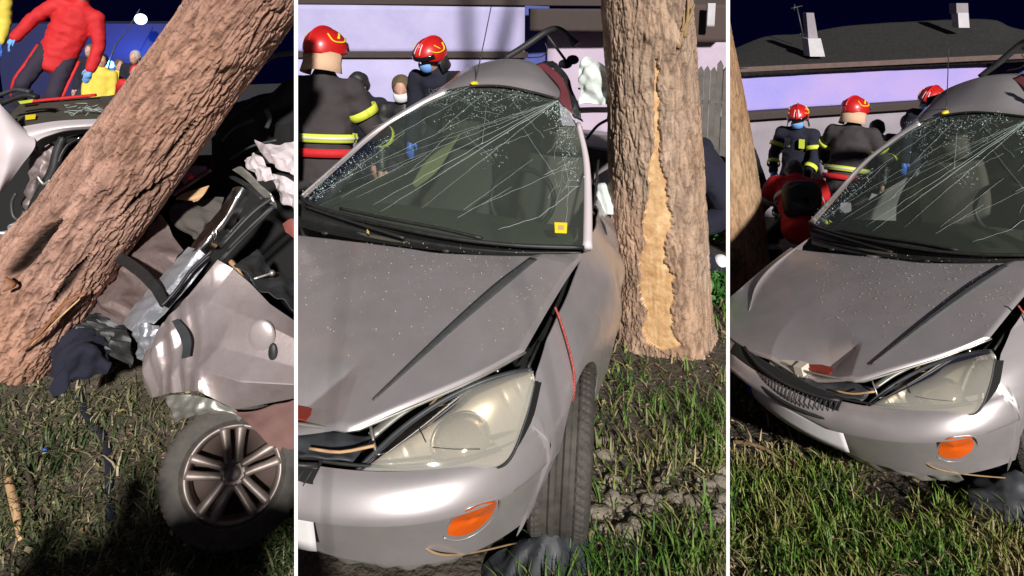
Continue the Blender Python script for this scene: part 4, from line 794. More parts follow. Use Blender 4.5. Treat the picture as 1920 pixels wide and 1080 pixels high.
# ================================================================== plot 2: whole car beside the scarred tree
CUR[0] = 2
CAR = make_car(); tag(CAR, 'silver hatchback with cracked windscreen, its front wing close beside the scarred tree trunk', 'car')
CUR[0] = 3; BAY3SRC = {}
def copy_tree(o, parent=None):
    c = o.copy(); c.data = o.data.copy() if o.data else None; COL.objects.link(c); c.parent = parent; BAY[c.name] = 3
    for ch in list(o.children): copy_tree(ch, c)
    return c
CAR3 = copy_tree(CAR); CAR3.matrix_world = M3
tag(CAR3, 'silver hatchback with cracked windscreen on the grassy slope below the roofed house', 'car')
CUR[0] = 2
bpos = np.array([.965, 2.52, -.03]); tp = at(1209, -60, 3.55); tdir = (tp-bpos)/np.linalg.norm(tp-bpos); ttop = bpos+tdir*2.75
def scar2(t, h):
    c = np.interp(h, [0, .3, .6, .9, 1.3, 1.75], [-.02, -.05, -.06, -.02, .06, .14]); w = np.interp(h, [.10, .14, .35, .7, .95, 1.15, 1.25, 1.32, 1.75, 1.8], [.0, .32, .34, .29, .26, .22, .14, .05, .04, 0])
    Q_ = np.stack([t*.5, h*9, 0*h], -1); L_, R_ = fbm(Q_, 4, 31), fbm(Q_+40, 4, 32); wl, wr = w*(.15+1.7*L_)+.10*(fbm(np.stack([t*6, h*30, 0*h], -1), 2, 8)-.5)*(w > .02), w*(.15+1.7*R_)
    return ((t-c < wl) & (t-c > -wr)).astype(float)
TREE2, ax2 = trunk(2, bpos, ttop, [.262, .260, .252, .245, .238, .23, .226, .22, .215, .20], 'thick upright trunk with a long strip of bark torn off, pale wood bare', 5, scar=scar2, depthk=1.15, tone=((.06, .038, .03), (.54, .39, .285)), flare=.26, nth=300, nh=460, knots=((.05, 1.92, .05, .03), (.55, 1.86, .05, .035)))
for p, q in (((1278, 60), (1302, 8)), ((1284, 70), (1290, -20)), ((1272, 90), (1283, 20))):
    twig([at(p[0], p[1], 3.42), at((p[0]+q[0])/2+3, (p[1]+q[1])/2, 3.42), at(q[0], q[1], 3.44)], [.012, .008, .005], 'twig', None, TREE2)
crown(TREE2, 2, [(ttop-tdir*.12+np.array([.06, 0, 0]), ttop+np.array([1.3, .2, 2.6])), (ttop-tdir*.12+np.array([0, .05, 0]), ttop+np.array([.5, .9, 3.0])), (ttop-tdir*.12+np.array([-.04, -.02, 0]), ttop+np.array([.2, -.5, 3.2])), (ttop-tdir*.1, ttop+np.array([.9, .5, 3.4]))], 420, .5, 4)
def root_fix(root): reloc(root)

def house(b, dep, ground_z, spec, label):
    "spec: list of builders; wall runs across the plot at a given depth"
    CUR[0] = b; return empty('house', tuple(spec), label, 'house')
# house behind the car
c2 = at(800, 200, 8.2); H2 = empty('house', (c2[0], c2[1], -.5), 'plastered house wall with lilac light in its colour with dark ledge behind the two helmeted firefighters', 'house')
def wallpatch(pxq, d0, d1, mt, name, par, th=.15, nx=24, nz=10, amp=.006):
    "slab on a vertical plane: pixel corners (left-top, right-top, left-bottom, right-bottom) at depths d0 (left) and d1 (right)"
    lt, rt_, lb, rb = pxq; P = [at(*lt, d0), at(*rt_, d1), at(*lb, d0), at(*rb, d1)]
    P[2] = np.array([P[0][0], P[0][1], P[2][2]]); P[3] = np.array([P[1][0], P[1][1], P[3][2]])
    f, g = np.linspace(0, 1, nx)[None, :, None], np.linspace(0, 1, nz)[:, None, None]; G = (P[0]*(1-f)+P[1]*f)*(1-g)+(P[2]*(1-f)+P[3]*f)*g
    G = facing(G); G = disp(G, amp*(fbm(G.reshape(-1, 3)*2.2, 3, 7)-.5)); m = MB(); m.slab(G, th); return m.build(name, mt, par)
wallpatch(((480, 8), (984, 12), (480, 99), (984, 100)), 8.2, 8.9, M_plaster, 'wall', H2)
wallpatch(((480, 107), (984, 108), (480, 480), (984, 480)), 8.23, 8.93, M_plaster, 'lower_wall', H2)
wallpatch(((480, 97), (990, 98), (480, 108), (990, 109)), 8.17, 8.87, M_ledge, 'ledge', H2, .2)
wallpatch(((470, -10), (1400, -2), (470, 7), (1400, 13)), 8.17, 9.45, M_ledge, 'eave_board', H2, .25)
wallpatch(((984, 10), (1030, 12), (984, 480), (1030, 480)), 9.6, 9.6, mat('blue_shutter', (.07, .09, .32), .8, noise=(5, (.05, .06, .2), .3)), 'recessed_door', H2)
wallpatch(((1028, 40), (1400, 44), (1028, 480), (1400, 480)), 9.5, 9.8, mat('pink_plaster', (.52, .42, .52), .9, noise=(3, (.44, .36, .46), .3), bump=(60, .3, .01)), 'wing_wall', H2)
wallpatch(((996, 16), (1400, 18), (1004, 58), (1400, 62)), 8.9, 9.3, M_ledge, 'eave_board', H2, .2)
wallpatch(((1288, 8), (1400, 8), (1288, 80), (1400, 80)), 8.7, 8.8, mat('brown_timber', (.07, .045, .04), .85), 'porch_boards', H2, .1)
wallpatch(((1328, 6), (1342, 6), (1326, 50), (1340, 50)), 8.5, 8.5, M_conc, 'drain_pipe', H2, .06)
# paling fence right of the tree
FN = empty('paling_fence', tuple(onz(1325, 420, -.4)), 'weathered grey paling fence behind the scarred tree', 'fence')
for k in range(12):
    x0 = 1284+k*12.2; tp_ = 128+14*((k*37) % 5)/5-4*(k % 3); m = MB(); P0, P1 = at(x0, tp_, 7.6+.03*k), at(x0+10.4, tp_+3, 7.6+.03*k); zb = -.4; th = np.array([-.02*_sy*-1, .02*_cy, 0])
    mid = (P0+P1)/2+[0, 0, .05]; prof = [np.array([P0[0], P0[1], zb]), P0, mid, P1, np.array([P1[0], P1[1], zb])]
    m.add(prof+[p+th for p in prof], [(0, 1, 2, 3, 4), (9, 8, 7, 6, 5), (0, 5, 6, 1), (1, 6, 7, 2), (2, 7, 8, 3), (3, 8, 9, 4)]); m.build('paling', M_fence, FN, False)
m = MB(); m.tube([at(1275, 190, 7.72), at(1445, 195, 8.05)], .03, 6, 4); m.build('fence_rail', M_fence, FN)
# bushes between tree and fence
def bush(b, c, r, n, label, seed, cols=((.03, .10, .02), (.06, .17, .03)), leaf=.05):
    CUR[0] = b; r_ = np.random.default_rng(seed); root = empty('bush', (c[0], c[1], c[2]), label, 'bush'); V = []; Fc = []; col = []
    for _ in range(n):
        d = r_.normal(0, 1, 3); d /= np.linalg.norm(d); q = np.array(c)+[0, 0, r[2]]+d*np.array(r)*r_.random()**.45; a = r_.normal(0, 1, 3); a /= np.linalg.norm(a); bb = np.cross(a, r_.normal(0, 1, 3)); bb /= np.linalg.norm(bb); s = leaf*(.5+r_.random()); i = len(V)
        V += [q-a*s, q+bb*s*.45, q+a*s, q-bb*s*.45]; Fc.append((i, i+1, i+2, i+3)); t = r_.random(); col += [np.array(cols[0])*(1-t)+np.array(cols[1])*t]*4
    m = MB(); m.v = [tuple(p) for p in V]; m.f = Fc; o = m.build('foliage', M_leaf, root); setcol(o, np.array(col)); o['kind'] = 'stuff'
    for k in range(4):
        e = np.array(c)+[0, 0, r[2]]+r_.normal(0, .35, 3)*np.array(r); m = MB(); m.tube([np.array(c)-[0, 0, .03], e], [.012, .005], 5, 3); m.build('stem', M_twig, root)
    return root
for i, (px_, py_, d, r, lb) in enumerate(((1345, 330, 6.3, (.28, .25, .42), 'dark green leafy bush in front of the paling fence'), (1350, 520, 4.6, (.12, .12, .12), 'low ivy clump on the ground right of the scarred tree'))):
    p = at(px_, py_, d); p[2] = float(gz2(np.array([p[0]]), np.array([p[1]]))[0]); bush(2, p, r, 700, lb, 30+i, leaf=.05 if i == 0 else .03)
# people behind the car
def gnd(b, px, d):
    p = at(px, 300, d); return (p[0], p[1], float(GZ[b](np.array([p[0]]), np.array([p[1]]))[0]))
YD = math.degrees(YAW)
FF = dict(jacket=M_jacket, trousers=M_jacket, helmet=M_red, bands=M_yel, hood=M_hood, gloves=M_black)
def feet_for_head(px, py, d, hh):
    "where the feet are so that the head sits at this pixel and depth"
    p = at(px, py, d); return (p[0], p[1], p[2]-hh)
f = feet_for_head(600, 92, 4.3, 1.62); CUR[0] = 2
person('firefighter seen from behind, black jacket with yellow band, red helmet, before the lilac wall', f, YD-14, lean=8, hip=.90, head=(14, -12), arms=[((-.25, .3, -.9), (.1, .8, -.5)), ((.35, .25, -.9), (.1, .9, -.45))], beltred=True, bandf=.48, **FF)
f = feet_for_head(826, 92, 6.0, 1.54)
person('firefighter in red helmet with white stripes and blue mask bending behind the windscreen roof edge', f, YD+158, lean=25, hip=.86, head=(18, -20), jacket=M_navy, trousers=M_navy, helmet=M_red, mask=M_mask, hood=M_black, gloves=M_blue)
f = feet_for_head(760, 160, 6.4, 1.55)
person('bystander with olive hair and white mask behind the cracked windscreen', f, YD+170, lean=12, hip=.86, head=(15, 10), jacket=M_black, trousers=M_trous, mask=M_wmask, hair=M_olive)
f = feet_for_head(690, 150, 6.7, 1.55)
person('dark haired bystander in navy coat between the two red helmets', f, YD+150, lean=14, hip=.86, head=(30, -10), jacket=M_navy, trousers=M_trous, hair=M_black)
f = onz(1322, 520, -.05); f = (f[0]+.02, f[1], float(gz2(np.array([f[0]]), np.array([f[1]]))[0]))
person('person in navy clothes crouching behind the scarred tree', f, YD+60, pose='crouch', lean=38, hip=.55, head=(10, 0), jacket=M_navy, trousers=M_navy, hair=M_black, shoe=M_wmask, arms=[((-.1, .5, -.8), (.2, .8, .1)), ((.1, .5, -.8), (-.2, .8, .1))])
# loose things round the car
CUR[0] = 2
_cd = [drape(*p_, shellG)+np.array([.012, -.008, .006]) for p_ in ((1036, 576), (1046, 602), (1056, 634), (1066, 672), (1071, 700))]; _cd += [_cd[-1]+np.array([.004, -.004, -.06]), _cd[-1]+np.array([-.006, -.01, -.13]), _cd[-1]+np.array([-.015, -.015, -.19])]
m = MB(); m.tube(_cd, .0045, 6, 8); CORD2 = tag(m.build('cord', mat('red_cord', (.55, .10, .07), .7, noise=(160, (.2, .03, .03), .1))), 'thin red cord hanging over the front wing beside the tyre', 'cord')
def sheet(pxd, seed, amp, mt, name, label, cat, m_=26, n_=26, sc=6, th=.006, lin=False):
    G = loft([[at(*p) if isinstance(p, tuple) else p for p in r] for r in pxd], m_, n_, lin); G = disp(G, crumple(G.reshape(-1, 3), amp, sc, seed)); m = MB(); m.slab(facing(G), th); o = m.build(name, mt, auto=35); return tag(o, label, cat)
def gpt(b, px, py, up=0):
    "ground point under a pixel"
    r = ray(px, py); t = np.linspace(1, 12, 900); p = C+t[:, None]*r; g = p[:, 2]-GZ[b](p[:, 0], p[:, 1]); i = int(np.argmax(g < 0)); return p[i]+[0, 0, up]
sheet([[gpt(2, 895, 1068, .0), gpt(2, 960, 1045, .06), gpt(2, 1020, 1030, .10), gpt(2, 1050, 1005, .16)], [gpt(2, 905, 1110, .0), gpt(2, 970, 1085, .10), gpt(2, 1040, 1060, .16), gpt(2, 1085, 1030, .13)], [gpt(2, 930, 1130, 0), gpt(2, 990, 1120, .05), gpt(2, 1070, 1110, .06), gpt(2, 1118, 1090, .0)]], 4, .02, M_trim, 'wheel_arch_liner', 'torn black plastic arch liner lying below the front tyre by the scarred tree', 'plastic piece', lin=True)
TW2 = twig([onz(780, 1004, .34)+[0, -.02, 0], onz(838, 1018, .30)+[0, -.05, 0], onz(900, 1022, .22)+[0, -.03, 0], onz(968, 1018, .12)], [.005, .004, .003], 'twig'); tag(TW2, 'dry twig caught under the bumper indicator beside the tyre', 'twig')
r_ = random.Random(5)
def clod(p, s, seed):
    m = MB(); m.ball((0, 0, 0), (s, s*.75, s*.5), 14, 9); V = np.array(m.v); V = V*(1+1.5*(fbm(V/s*1.1+seed, 3, seed)-.5)+crumple(V/s, .16, .8, seed))[:, None]; m.v = [tuple(v+np.array(p)) for v in V]; return m
M_clod = mat('dry_clod', (.15, .125, .095), .95, noise=(30, (.27, .235, .18), .25), bump=(60, 1, .012))
for k in range(46):
    px_, py_ = r_.uniform(1125, 1355), r_.gauss(935, 45); p = gpt(2, px_, min(py_, 1060), .008); s = r_.uniform(.014, .045)
    tag(clod(p, s, k).build('soil_clod', M_clod), 'crumbly clod of dry soil on the churned earth right of the tyre', 'clod', 'soil clods thrown up beside the tyre')
m = MB()
for k in range(340):
    px_, py_ = r_.uniform(1080, 1362), r_.gauss(930, 70); p = gpt(2, px_, min(max(py_, 800), 1075), .004); q = clod(p, r_.uniform(.004, .011), k); m.add(q.v, [f_ for f_ in q.f])
stuff(tag(m.build('crumbs', M_clod), 'small crumbs of soil scattered beside the tyre', 'soil'))
G2C = ((.035, .09, .014), (.06, .145, .018), (.10, .185, .028), (.14, .16, .045), (.22, .18, .09))
grass(2, 24000, (1.6, 5.2), .085, lambda x, y, c: np.clip(c*2.6-.75, 0, 1)*(1-.85*sstep(.55, .9, 1-np.hypot((x-1.35)/.62, (y-1.1)/.38)*.6))*((np.abs(x) > .72)|(y < .12)|(y > 3)), G2C, 'patchy green grass round the tyre and the scarred tree', 41)
grass(2, 3600, (1.6, 4.8), .08, lambda x, y, c: np.clip(c*1.6-.2, 0, 1)*((np.abs(x) > .72)|(y < .12)), ((.30, .24, .12), (.42, .34, .19), (.2, .15, .07)), 'dry straw lying among the green grass by the scarred tree', 43, lean=1.1, flat=.5)
m = MB()
for k in range(420):
    px_, py_ = r_.uniform(562, 1040), r_.triangular(445, 700, 470); p = onb(px_, py_)
    if p[1] < .3 or abs(p[0]) > .7: continue
    a = r_.random()*6.28; s = r_.uniform(.0018, .0045); d_ = np.array([math.cos(a), math.sin(a), 0])*s; e_ = np.array([-math.sin(a), math.cos(a), 0])*s*.5; q = p+[0, 0, .006]; m.add([q-d_, q+e_, q+d_+[0, 0, .003], q-e_], [(0, 1, 2, 3)])
pe = stuff(tag(m.build('petals', M_petal), 'tiny pale petals sprinkled over the bonnet beside the scarred tree', 'petals'))
pe3 = pe.copy(); pe3.data = pe.data.copy(); COL.objects.link(pe3); pe3.matrix_world = M3; BAY[pe3.name] = 3; pe3['label'] = 'tiny pale petals sprinkled over the bonnet below the roofed house'
for k, (px_, py_) in enumerate(((682, 418), (702, 405), (735, 410), (622, 398), (815, 425), (690, 436))):
    a = r_.random()*3; q = onz(px_, py_, .955); m = MB(); d_ = np.array([math.cos(a), math.sin(a), .2])*.018; e_ = np.array([-math.sin(a), math.cos(a), .1])*.006; m.add([q-d_, q+e_, q+d_+[0, 0, .008], q-e_+[0, 0, .004]], [(0, 1, 2, 3)]); tag(m.build('leaf', M_straw), 'curled yellow leaf on the black cowl by the wipers beside the scarred tree', 'leaf', 'yellow leaves on the cowl')

litter(2, 1500, (1.7, 4.8), 'dead leaves and scraps strewn on the soil round the scarred tree', 71, LC, lambda x, y: (np.abs(x) > .75)|(y < .1))
# ================================================================== plot 3: the same kind of car on the slope below the roofed house
CUR[0] = 3
def copy3(o, label):
    c = o.copy(); c.data = o.data.copy(); COL.objects.link(c); c.matrix_world = M3; BAY[c.name] = 3; c['label'] = label; return c
copy3(CORD2, 'thin red cord hanging over the front wing of the car on the slope'); copy3(TW2, 'dry twig caught under the bumper of the car on the slope')
b3 = at(1384, 560, 6.3); t3 = at(1308, 60, 6.3); t3 = b3+(t3-b3)*1.35
trunk(3, b3-(t3-b3)/np.linalg.norm(t3-b3)*.25, t3, [.33, .31, .30, .29, .28, .28], 'leaning pale tan trunk beside the crouching person in red', 15, tone=((.10, .065, .04), (.46, .30, .18)), flare=.15, nth=200, nh=320, depthk=.6)
c3 = at(1600, 170, 10); H3 = empty('house', (c3[0], c3[1], -1.1), 'house with dark roof and two chimneys above a plaster wall with violet light in its colour', 'house')
wallpatch(((1300, 135), (1852, 112), (1300, 222), (1852, 186)), 9.6, 10.6, M_plaster3, 'wall', H3, nx=40)
wallpatch(((1300, 230), (1852, 194), (1300, 480), (1852, 460)), 9.65, 10.65, M_plasterlow, 'lower_wall', H3)
wallpatch(((1300, 219), (1858, 183), (1300, 233), (1858, 196)), 9.5, 10.5, M_ledge, 'ledge', H3, .2)
wallpatch(((1300, 131), (1990, 98), (1300, 140), (1990, 107)), 9.5, 10.55, mat('weathered_eave', (.16, .10, .09), .85, noise=(9, (.09, .06, .055), .3)), 'eave_board', H3, .1)
wallpatch(((1850, 105), (1990, 100), (1850, 460), (1990, 460)), 11.4, 11.6, mat('blue_recess', (.05, .06, .24), .85), 'recessed_wall', H3)
ev = [(1300, 131), (1500, 122), (1700, 112), (1850, 105), (1990, 98)]; rd = [(1300, 118), (1372, 92), (1435, 68), (1500, 63), (1580, 49), (1690, 41), (1850, 36), (1900, 52), (1990, 70)]
E3 = [at(a, b_, 9.48+1.1*(a-1300)/690) for a, b_ in ev]; Rg = [at(a, b_, 11.2+1.1*(a-1300)/690) for a, b_ in rd]; G = loft([E3, [(np.array(p)+q)/2 for p, q in zip(resamp(E3, 9), resamp(Rg, 9))], Rg], 24, 70); G = G+np.array([0, 0, 1])*(.02*np.sign(np.sin(np.arange(G.shape[0])*2.2)))[:, None, None]*0; G = disp(facing(G, (0, 0, 60)), .012*(fbm(G.reshape(-1, 3)*3, 3, 5)-.5)); m = MB(); m.slab(G, .12); m.build('roof', M_roof, H3)
def chimney(lo, hi, w0, w1, d, cap):
    m = MB(); a, b_ = at(lo[0]-w0, lo[1], d), at(lo[0]+w0, lo[1], d); c_, e_ = at(hi[0]-w1, hi[1], d-.02), at(hi[0]+w1, hi[1], d-.02); th = np.array([-_sy, _cy, 0])*np.linalg.norm(b_-a)
    q = [a, b_, e_, c_]; m.add(q+[p+th for p in q], [(0, 1, 2, 3), (7, 6, 5, 4), (0, 4, 5, 1), (1, 5, 6, 2), (2, 6, 7, 3), (3, 7, 4, 0)]); return m.build('chimney', M_conc if cap else M_plasterlow, H3, False)
chimney((1533, 106), (1527, 72), 14, 12, 10.0, True); chimney((1525, 73), (1519, 24), 9, 7, 10.1, False); chimney((1808, 52), (1806, 24), 10, 10, 11.0, True); chimney((1805, 26), (1804, 6), 11, 11, 11.0, False)
m = MB(); m.tube([at(1506, 68, 10.6), at(1494, 12, 10.6)], .012, 5, 2); m.tube([at(1483, 16, 10.6), at(1504, 11, 10.6)], .010, 5, 2); m.tube([at(1489, 20, 10.6), at(1490, 8, 10.6)], .008, 5, 2); m.build('roof_aerial', M_trim, H3)
F3 = dict(FF)
f = feet_for_head(1500, 212, 8.6, 1.62); person('firefighter in blue mask with yellow chest patch standing above the crouching person in red', f, YD-20+165, lean=10, hip=.9, head=(22, 8), jacket=M_navy, trousers=M_navy, helmet=M_red, mask=M_mask, bands=M_yel, hemband=False, hood=M_black, gloves=M_blue, patch=M_yel, tilt=0, arms=[((-.2, .3, -.9), (.2, .7, -.7)), ((.2, .3, -.9), (-.2, .7, -.7))])
f = feet_for_head(1600, 204, 7.1, 1.60); person('firefighter seen from behind with yellow hem band and red helmet, below the violet lit wall', f, YD-38, bandf=.34, lean=16, hip=.88, head=(10, -25), arms=[((-.35, .35, -.85), (.1, .7, -.6)), ((.35, .35, -.8), (.25, .9, -.3))], beltred=True, **F3)
f = feet_for_head(1752, 183, 8.0, 1.50); person('firefighter in white striped red helmet and blue mask below the violet lit wall', f, YD+140, lean=25, hip=.86, head=(18, -20), jacket=M_navy, trousers=M_navy, helmet=M_red, mask=M_mask, hood=M_black, gloves=M_blue)
f = feet_for_head(1703, 235, 8.4, 1.52); person('bystander with brown hair and white mask between two firefighters below the violet lit wall', f, YD+150, lean=10, hip=.86, head=(15, 0), jacket=M_black, trousers=M_trous, mask=M_wmask, hair=mat('brown_hair', (.10, .05, .03), .8))
f = feet_for_head(1655, 238, 8.8, 1.52); person('bystander in black with dark hair below the violet lit wall', f, YD+130, lean=18, hip=.86, head=(30, 0), jacket=M_black, trousers=M_trous, hair=M_black)
f = at(1502, 452, 6.2); f = (f[0], f[1], float(gz3(np.array([f[0]]), np.array([f[1]]))[0])); f2 = feet_for_head(1500, 345, 6.2, .92)
person('person crouching in red jacket and black trousers with blue gloves beside the leaning trunk', (f2[0], f2[1], f2[2]), YD-15, pose='crouch', lean=66, hip=.66, head=(50, 0), jacket=M_redcloth, trousers=M_black, hair=M_black, gloves=M_blue, bands=M_silvertape, hemband=False, armband=True, chest=True, shoe=M_black, arms=[((-.4, .2, -.9), (-.1, .3, -.9)), ((.4, .4, -.8), (.6, .5, -.6))])
sgp = lambda v, e: math.copysign(abs(v)**e, v)
G = np.array([[at(1503, 375, 5.95)+RT*(.165*sgp(math.cos(a), .6)*math.sin(b_)**.5)+UP*(.17*sgp(math.sin(a), .6)*math.sin(b_)**.5)-FW*(.09*math.cos(b_)) for a in np.linspace(0, 2*math.pi, 41)] for b_ in np.linspace(.03, math.pi-.03, 22)]); G = disp(G, .02*(fbm(G.reshape(-1, 3)*9, 3, 4)-.5))
BP = empty('backpack', tuple(at(1503, 400, 5.95)), 'black backpack with grey strap on the crouching person in red', 'backpack'); m = MB(); m.grid(G); m.build('bag', M_black, BP)
m = MB(); m.tube([at(1482, 352, 5.83), at(1500, 345, 5.82), at(1524, 354, 5.83)], .012, 6, 5, flat=.4); m.build('strap', M_trim, BP); m = MB(); m.box(at(1505, 392, 5.85), (.17, .03, .10)); m.build('pocket', M_trim, BP)
f = feet_for_head(1410, 262, 8.0, 1.40); person('person in dark clothes half hidden behind the leaning pale tan trunk', f, YD+90, lean=20, hip=.82, head=(20, 0), jacket=M_navy, trousers=M_black, hair=M_black)
sheet([[gpt(3, 1800, 905, .04), gpt(3, 1850, 890, .10), gpt(3, 1930, 885, .10)], [gpt(3, 1815, 955, .06), gpt(3, 1870, 945, .16), gpt(3, 1940, 920, .18)], [gpt(3, 1840, 1005, 0), gpt(3, 1890, 1000, .04), gpt(3, 1950, 990, .04)]], 6, .02, M_trim, 'wheel_arch_liner', 'torn black plastic arch liner on the grass in front of the car on the slope', 'plastic piece', lin=True)
tag(twig([gpt(3, 1372, 835, .03), gpt(3, 1420, 850, .05), gpt(3, 1470, 875, .04), gpt(3, 1505, 885, .02)], [.014, .011, .008], 'branch'), 'dry broken branch lying in the grass under the hanging number plate', 'branch')
tag(twig([gpt(3, 1490, 900, .02), gpt(3, 1500, 950, .03), gpt(3, 1525, 985, .01)], [.005, .004, .003], 'twig'), 'thin dry stalk standing in the bright grass in front of the car on the slope', 'twig')
G3C = ((.04, .10, .014), (.075, .165, .018), (.13, .215, .03), (.18, .19, .05), (.27, .22, .09))
_R3i = R3m.T
def under3(x, y):
    q = (np.stack([x, y, gz3(x, y)], -1)-T3)@_R3i.T; return (np.abs(q[:, 0]) < .7)&(q[:, 1] > .45)&(q[:, 1] < 4)
grass(3, 34000, (1.9, 5.0), .075, lambda x, y, c: np.clip(c*2.8-.80, 0, 1)*(~under3(x, y)), G3C, 'bright green grass on the slope in front of the bumper', 51)
grass(3, 4500, (1.9, 4.8), .09, lambda x, y, c: np.clip(c*1.6-.2, 0, 1)*(~under3(x, y)), ((.30, .24, .12), (.42, .34, .19), (.2, .15, .07)), 'dry straw lying among the bright green grass on the slope', 53, lean=1.1, flat=.5)

litter(3, 1800, (1.9, 4.8), 'dead leaves and scraps strewn through the bright green grass on the slope', 73, LC, lambda x, y: ~under3(x, y))

# ================================================================== plot 1: wreck wrapped round the leaning trunk
CUR[0] = 1
tb = at(46, 578, 3.42); tt_ = at(539, -103, 2.95); L_ = np.linalg.norm(tt_-tb)
def slit1(t, h):
    c = np.interp(h, [0, .15, .35, .55], [.62, .60, .48, .40]); w = np.interp(h, [0, .03, .2, .42, .5], [.0, .10, .09, .03, 0]); return (np.abs(t-c) < w).astype(float)*0
TREE1, ax1 = trunk(1, tb, tt_, [.275, .24, .215, .209, .205, .20, .194, .19, .185], 'massive leaning trunk with rough brown bark pressed into the wreck', 25, tone=((.07, .033, .024), (.55, .33, .255)), flare=.12, nth=340, nh=560, depthk=1.2, crevpx=(([(110, 415), (75, 455), (40, 490), (10, 512)], .030, .06), ([(325, 320), (290, 350), (255, 375), (215, 415)], .012, .025), ([(170, 480), (130, 530), (95, 585)], .016, .03), ([(380, 215), (330, 275), (300, 310)], .010, .018)), knots=((-.1, .98, .06, .03), (.3, 1.75, .07, .03)))
b0, a0, u0, w0 = ax1
def onT(h, th, off=0, r=.28): return b0+a0*h+(r+off)*(math.cos(th)*u0+math.sin(th)*w0)
for k, (P, r) in enumerate((([at(165, 545, 3.15), at(120, 570, 3.1), at(75, 625, 3.1), at(35, 660, 3.12)], [.006, .016, .012, .004]), ([at(150, 560, 3.15), at(95, 610, 3.12), at(55, 650, 3.1)], [.006, .014, .004]), ([at(10, 520, 3.05), at(25, 535, 3.05), at(8, 545, 3.06)], [.01, .02, .01]))):
    m = MB(); m.tube(P, r, 6, 6, flat=.45); m.build('bark_splinter', M_wood if k == 1 else mat('torn_bark', (.34, .14, .06), .85, noise=(20, (.2, .08, .04), .3), bump=(40, .6, .01)), TREE1)

W1 = empty('wrecked_car', tuple(WC1-np.array([0, 0, .3])), 'crushed silver car body wrapped round the leaning trunk, alloy rear wheel exposed', 'wreck')
def pan(rows, name, mt, par, amp=0, sc=5, seed=1, m_=30, n_=30, th=.005, auto=40, fade=None, lin=False):
    G = loft([[at(*p) for p in r] for r in rows], m_, n_, lin); G = facing(G)
    if amp:
        d = crumple(G.reshape(-1, 3), amp, sc, seed)
        if fade: f_ = np.linspace(0, 1, G.shape[1])[None, :]*np.ones((G.shape[0], 1)); f_ = f_ if G is None else f_; d = d*fade(project(G.reshape(-1, 3)))
        G = disp(G, d)
    m = MB(); m.slab(G, th); return m.build(name, mt, par, auto=auto)
wheel_parts(WC1, (C-WC1)*np.array([.9, 1, .75])+np.array([-.1, 0, 0]), W1, 'road_wheel', R_=.29, w=.19)
qf = lambda p: np.clip((400-p[:, 0])/120, .0, 1)*np.clip((p[:, 0]-200)/30, 0, 1)
QP = pan([[(408, 487, 3.00), (436, 503, 3.02), (470, 532, 3.0), (506, 570, 2.97), (562, 608, 2.95)], [(352, 556, 2.98), (392, 566, 2.95), (440, 585, 2.93), (500, 610, 2.90), (562, 640, 2.88)], [(300, 606, 2.96), (345, 632, 2.93), (410, 650, 2.88), (480, 668, 2.86), (562, 690, 2.84)], [(272, 660, 2.97), (318, 690, 2.90), (372, 690, 2.84), (450, 716, 2.80), (562, 722, 2.80)], [(276, 748, 2.93), (318, 737, 2.87), (372, 733, 2.80), (440, 768, 2.83), (562, 745, 2.84)]], 'rear_quarter_panel', M_paint1, W1, .030, 5, 12, 90, 100, fade=qf, lin=True, auto=25)
def bulge(c, rx, ry, d, mt, name, par, h=.03, rot=0):
    G = np.array([[at(c[0]+rx*math.sin(b_)*math.cos(a+rot)*1.0, c[1]+ry*math.sin(b_)*math.sin(a+rot), d)-FW*h*math.cos(b_) for a in np.linspace(0, 2*math.pi, 31)] for b_ in np.linspace(.02, 1.57, 9)]); m = MB(); m.grid(facing(G)); return m.build(name, mt, par)
bulge((491, 628), 25, 29, 2.87, mat('bright_cap', (.56, .49, .49), .32, .5, coat=.3), 'fuel_filler_cap', QP, .016)
bulge((512, 662), 9, 19, 2.862, M_black, 'filler_recess', QP, .012, 0)
pan([[(322, 602, 2.92), (332, 598, 2.91)], [(334, 625, 2.895), (350, 618, 2.89)], [(342, 648, 2.87), (357, 640, 2.865)], [(340, 672, 2.845), (354, 668, 2.835)]], 'black_strap', M_trim, QP, 0, m_=20, n_=6, th=.006)
pan([[(310, 742, 3.02), (350, 740, 2.98), (400, 750, 2.96), (455, 775, 2.95)], [(318, 770, 3.0), (355, 768, 2.96), (405, 768, 2.94), (455, 782, 2.94)], [(330, 790, 3.02), (362, 778, 2.98), (408, 775, 2.95), (450, 786, 2.95)]], 'inner_arch', M_rail, W1, .012, 8, 4)
pan([[(440, 775, 2.9), (490, 768, 2.92), (562, 748, 2.95)], [(470, 800, 2.95), (510, 800, 2.97), (562, 800, 2.98)], [(520, 850, 3.0), (540, 860, 3.02), (562, 870, 3.04)]], 'rear_bumper_skin', mat('dusty_bumper', (.20, .11, .10), .6), W1, .01, 4, 8)
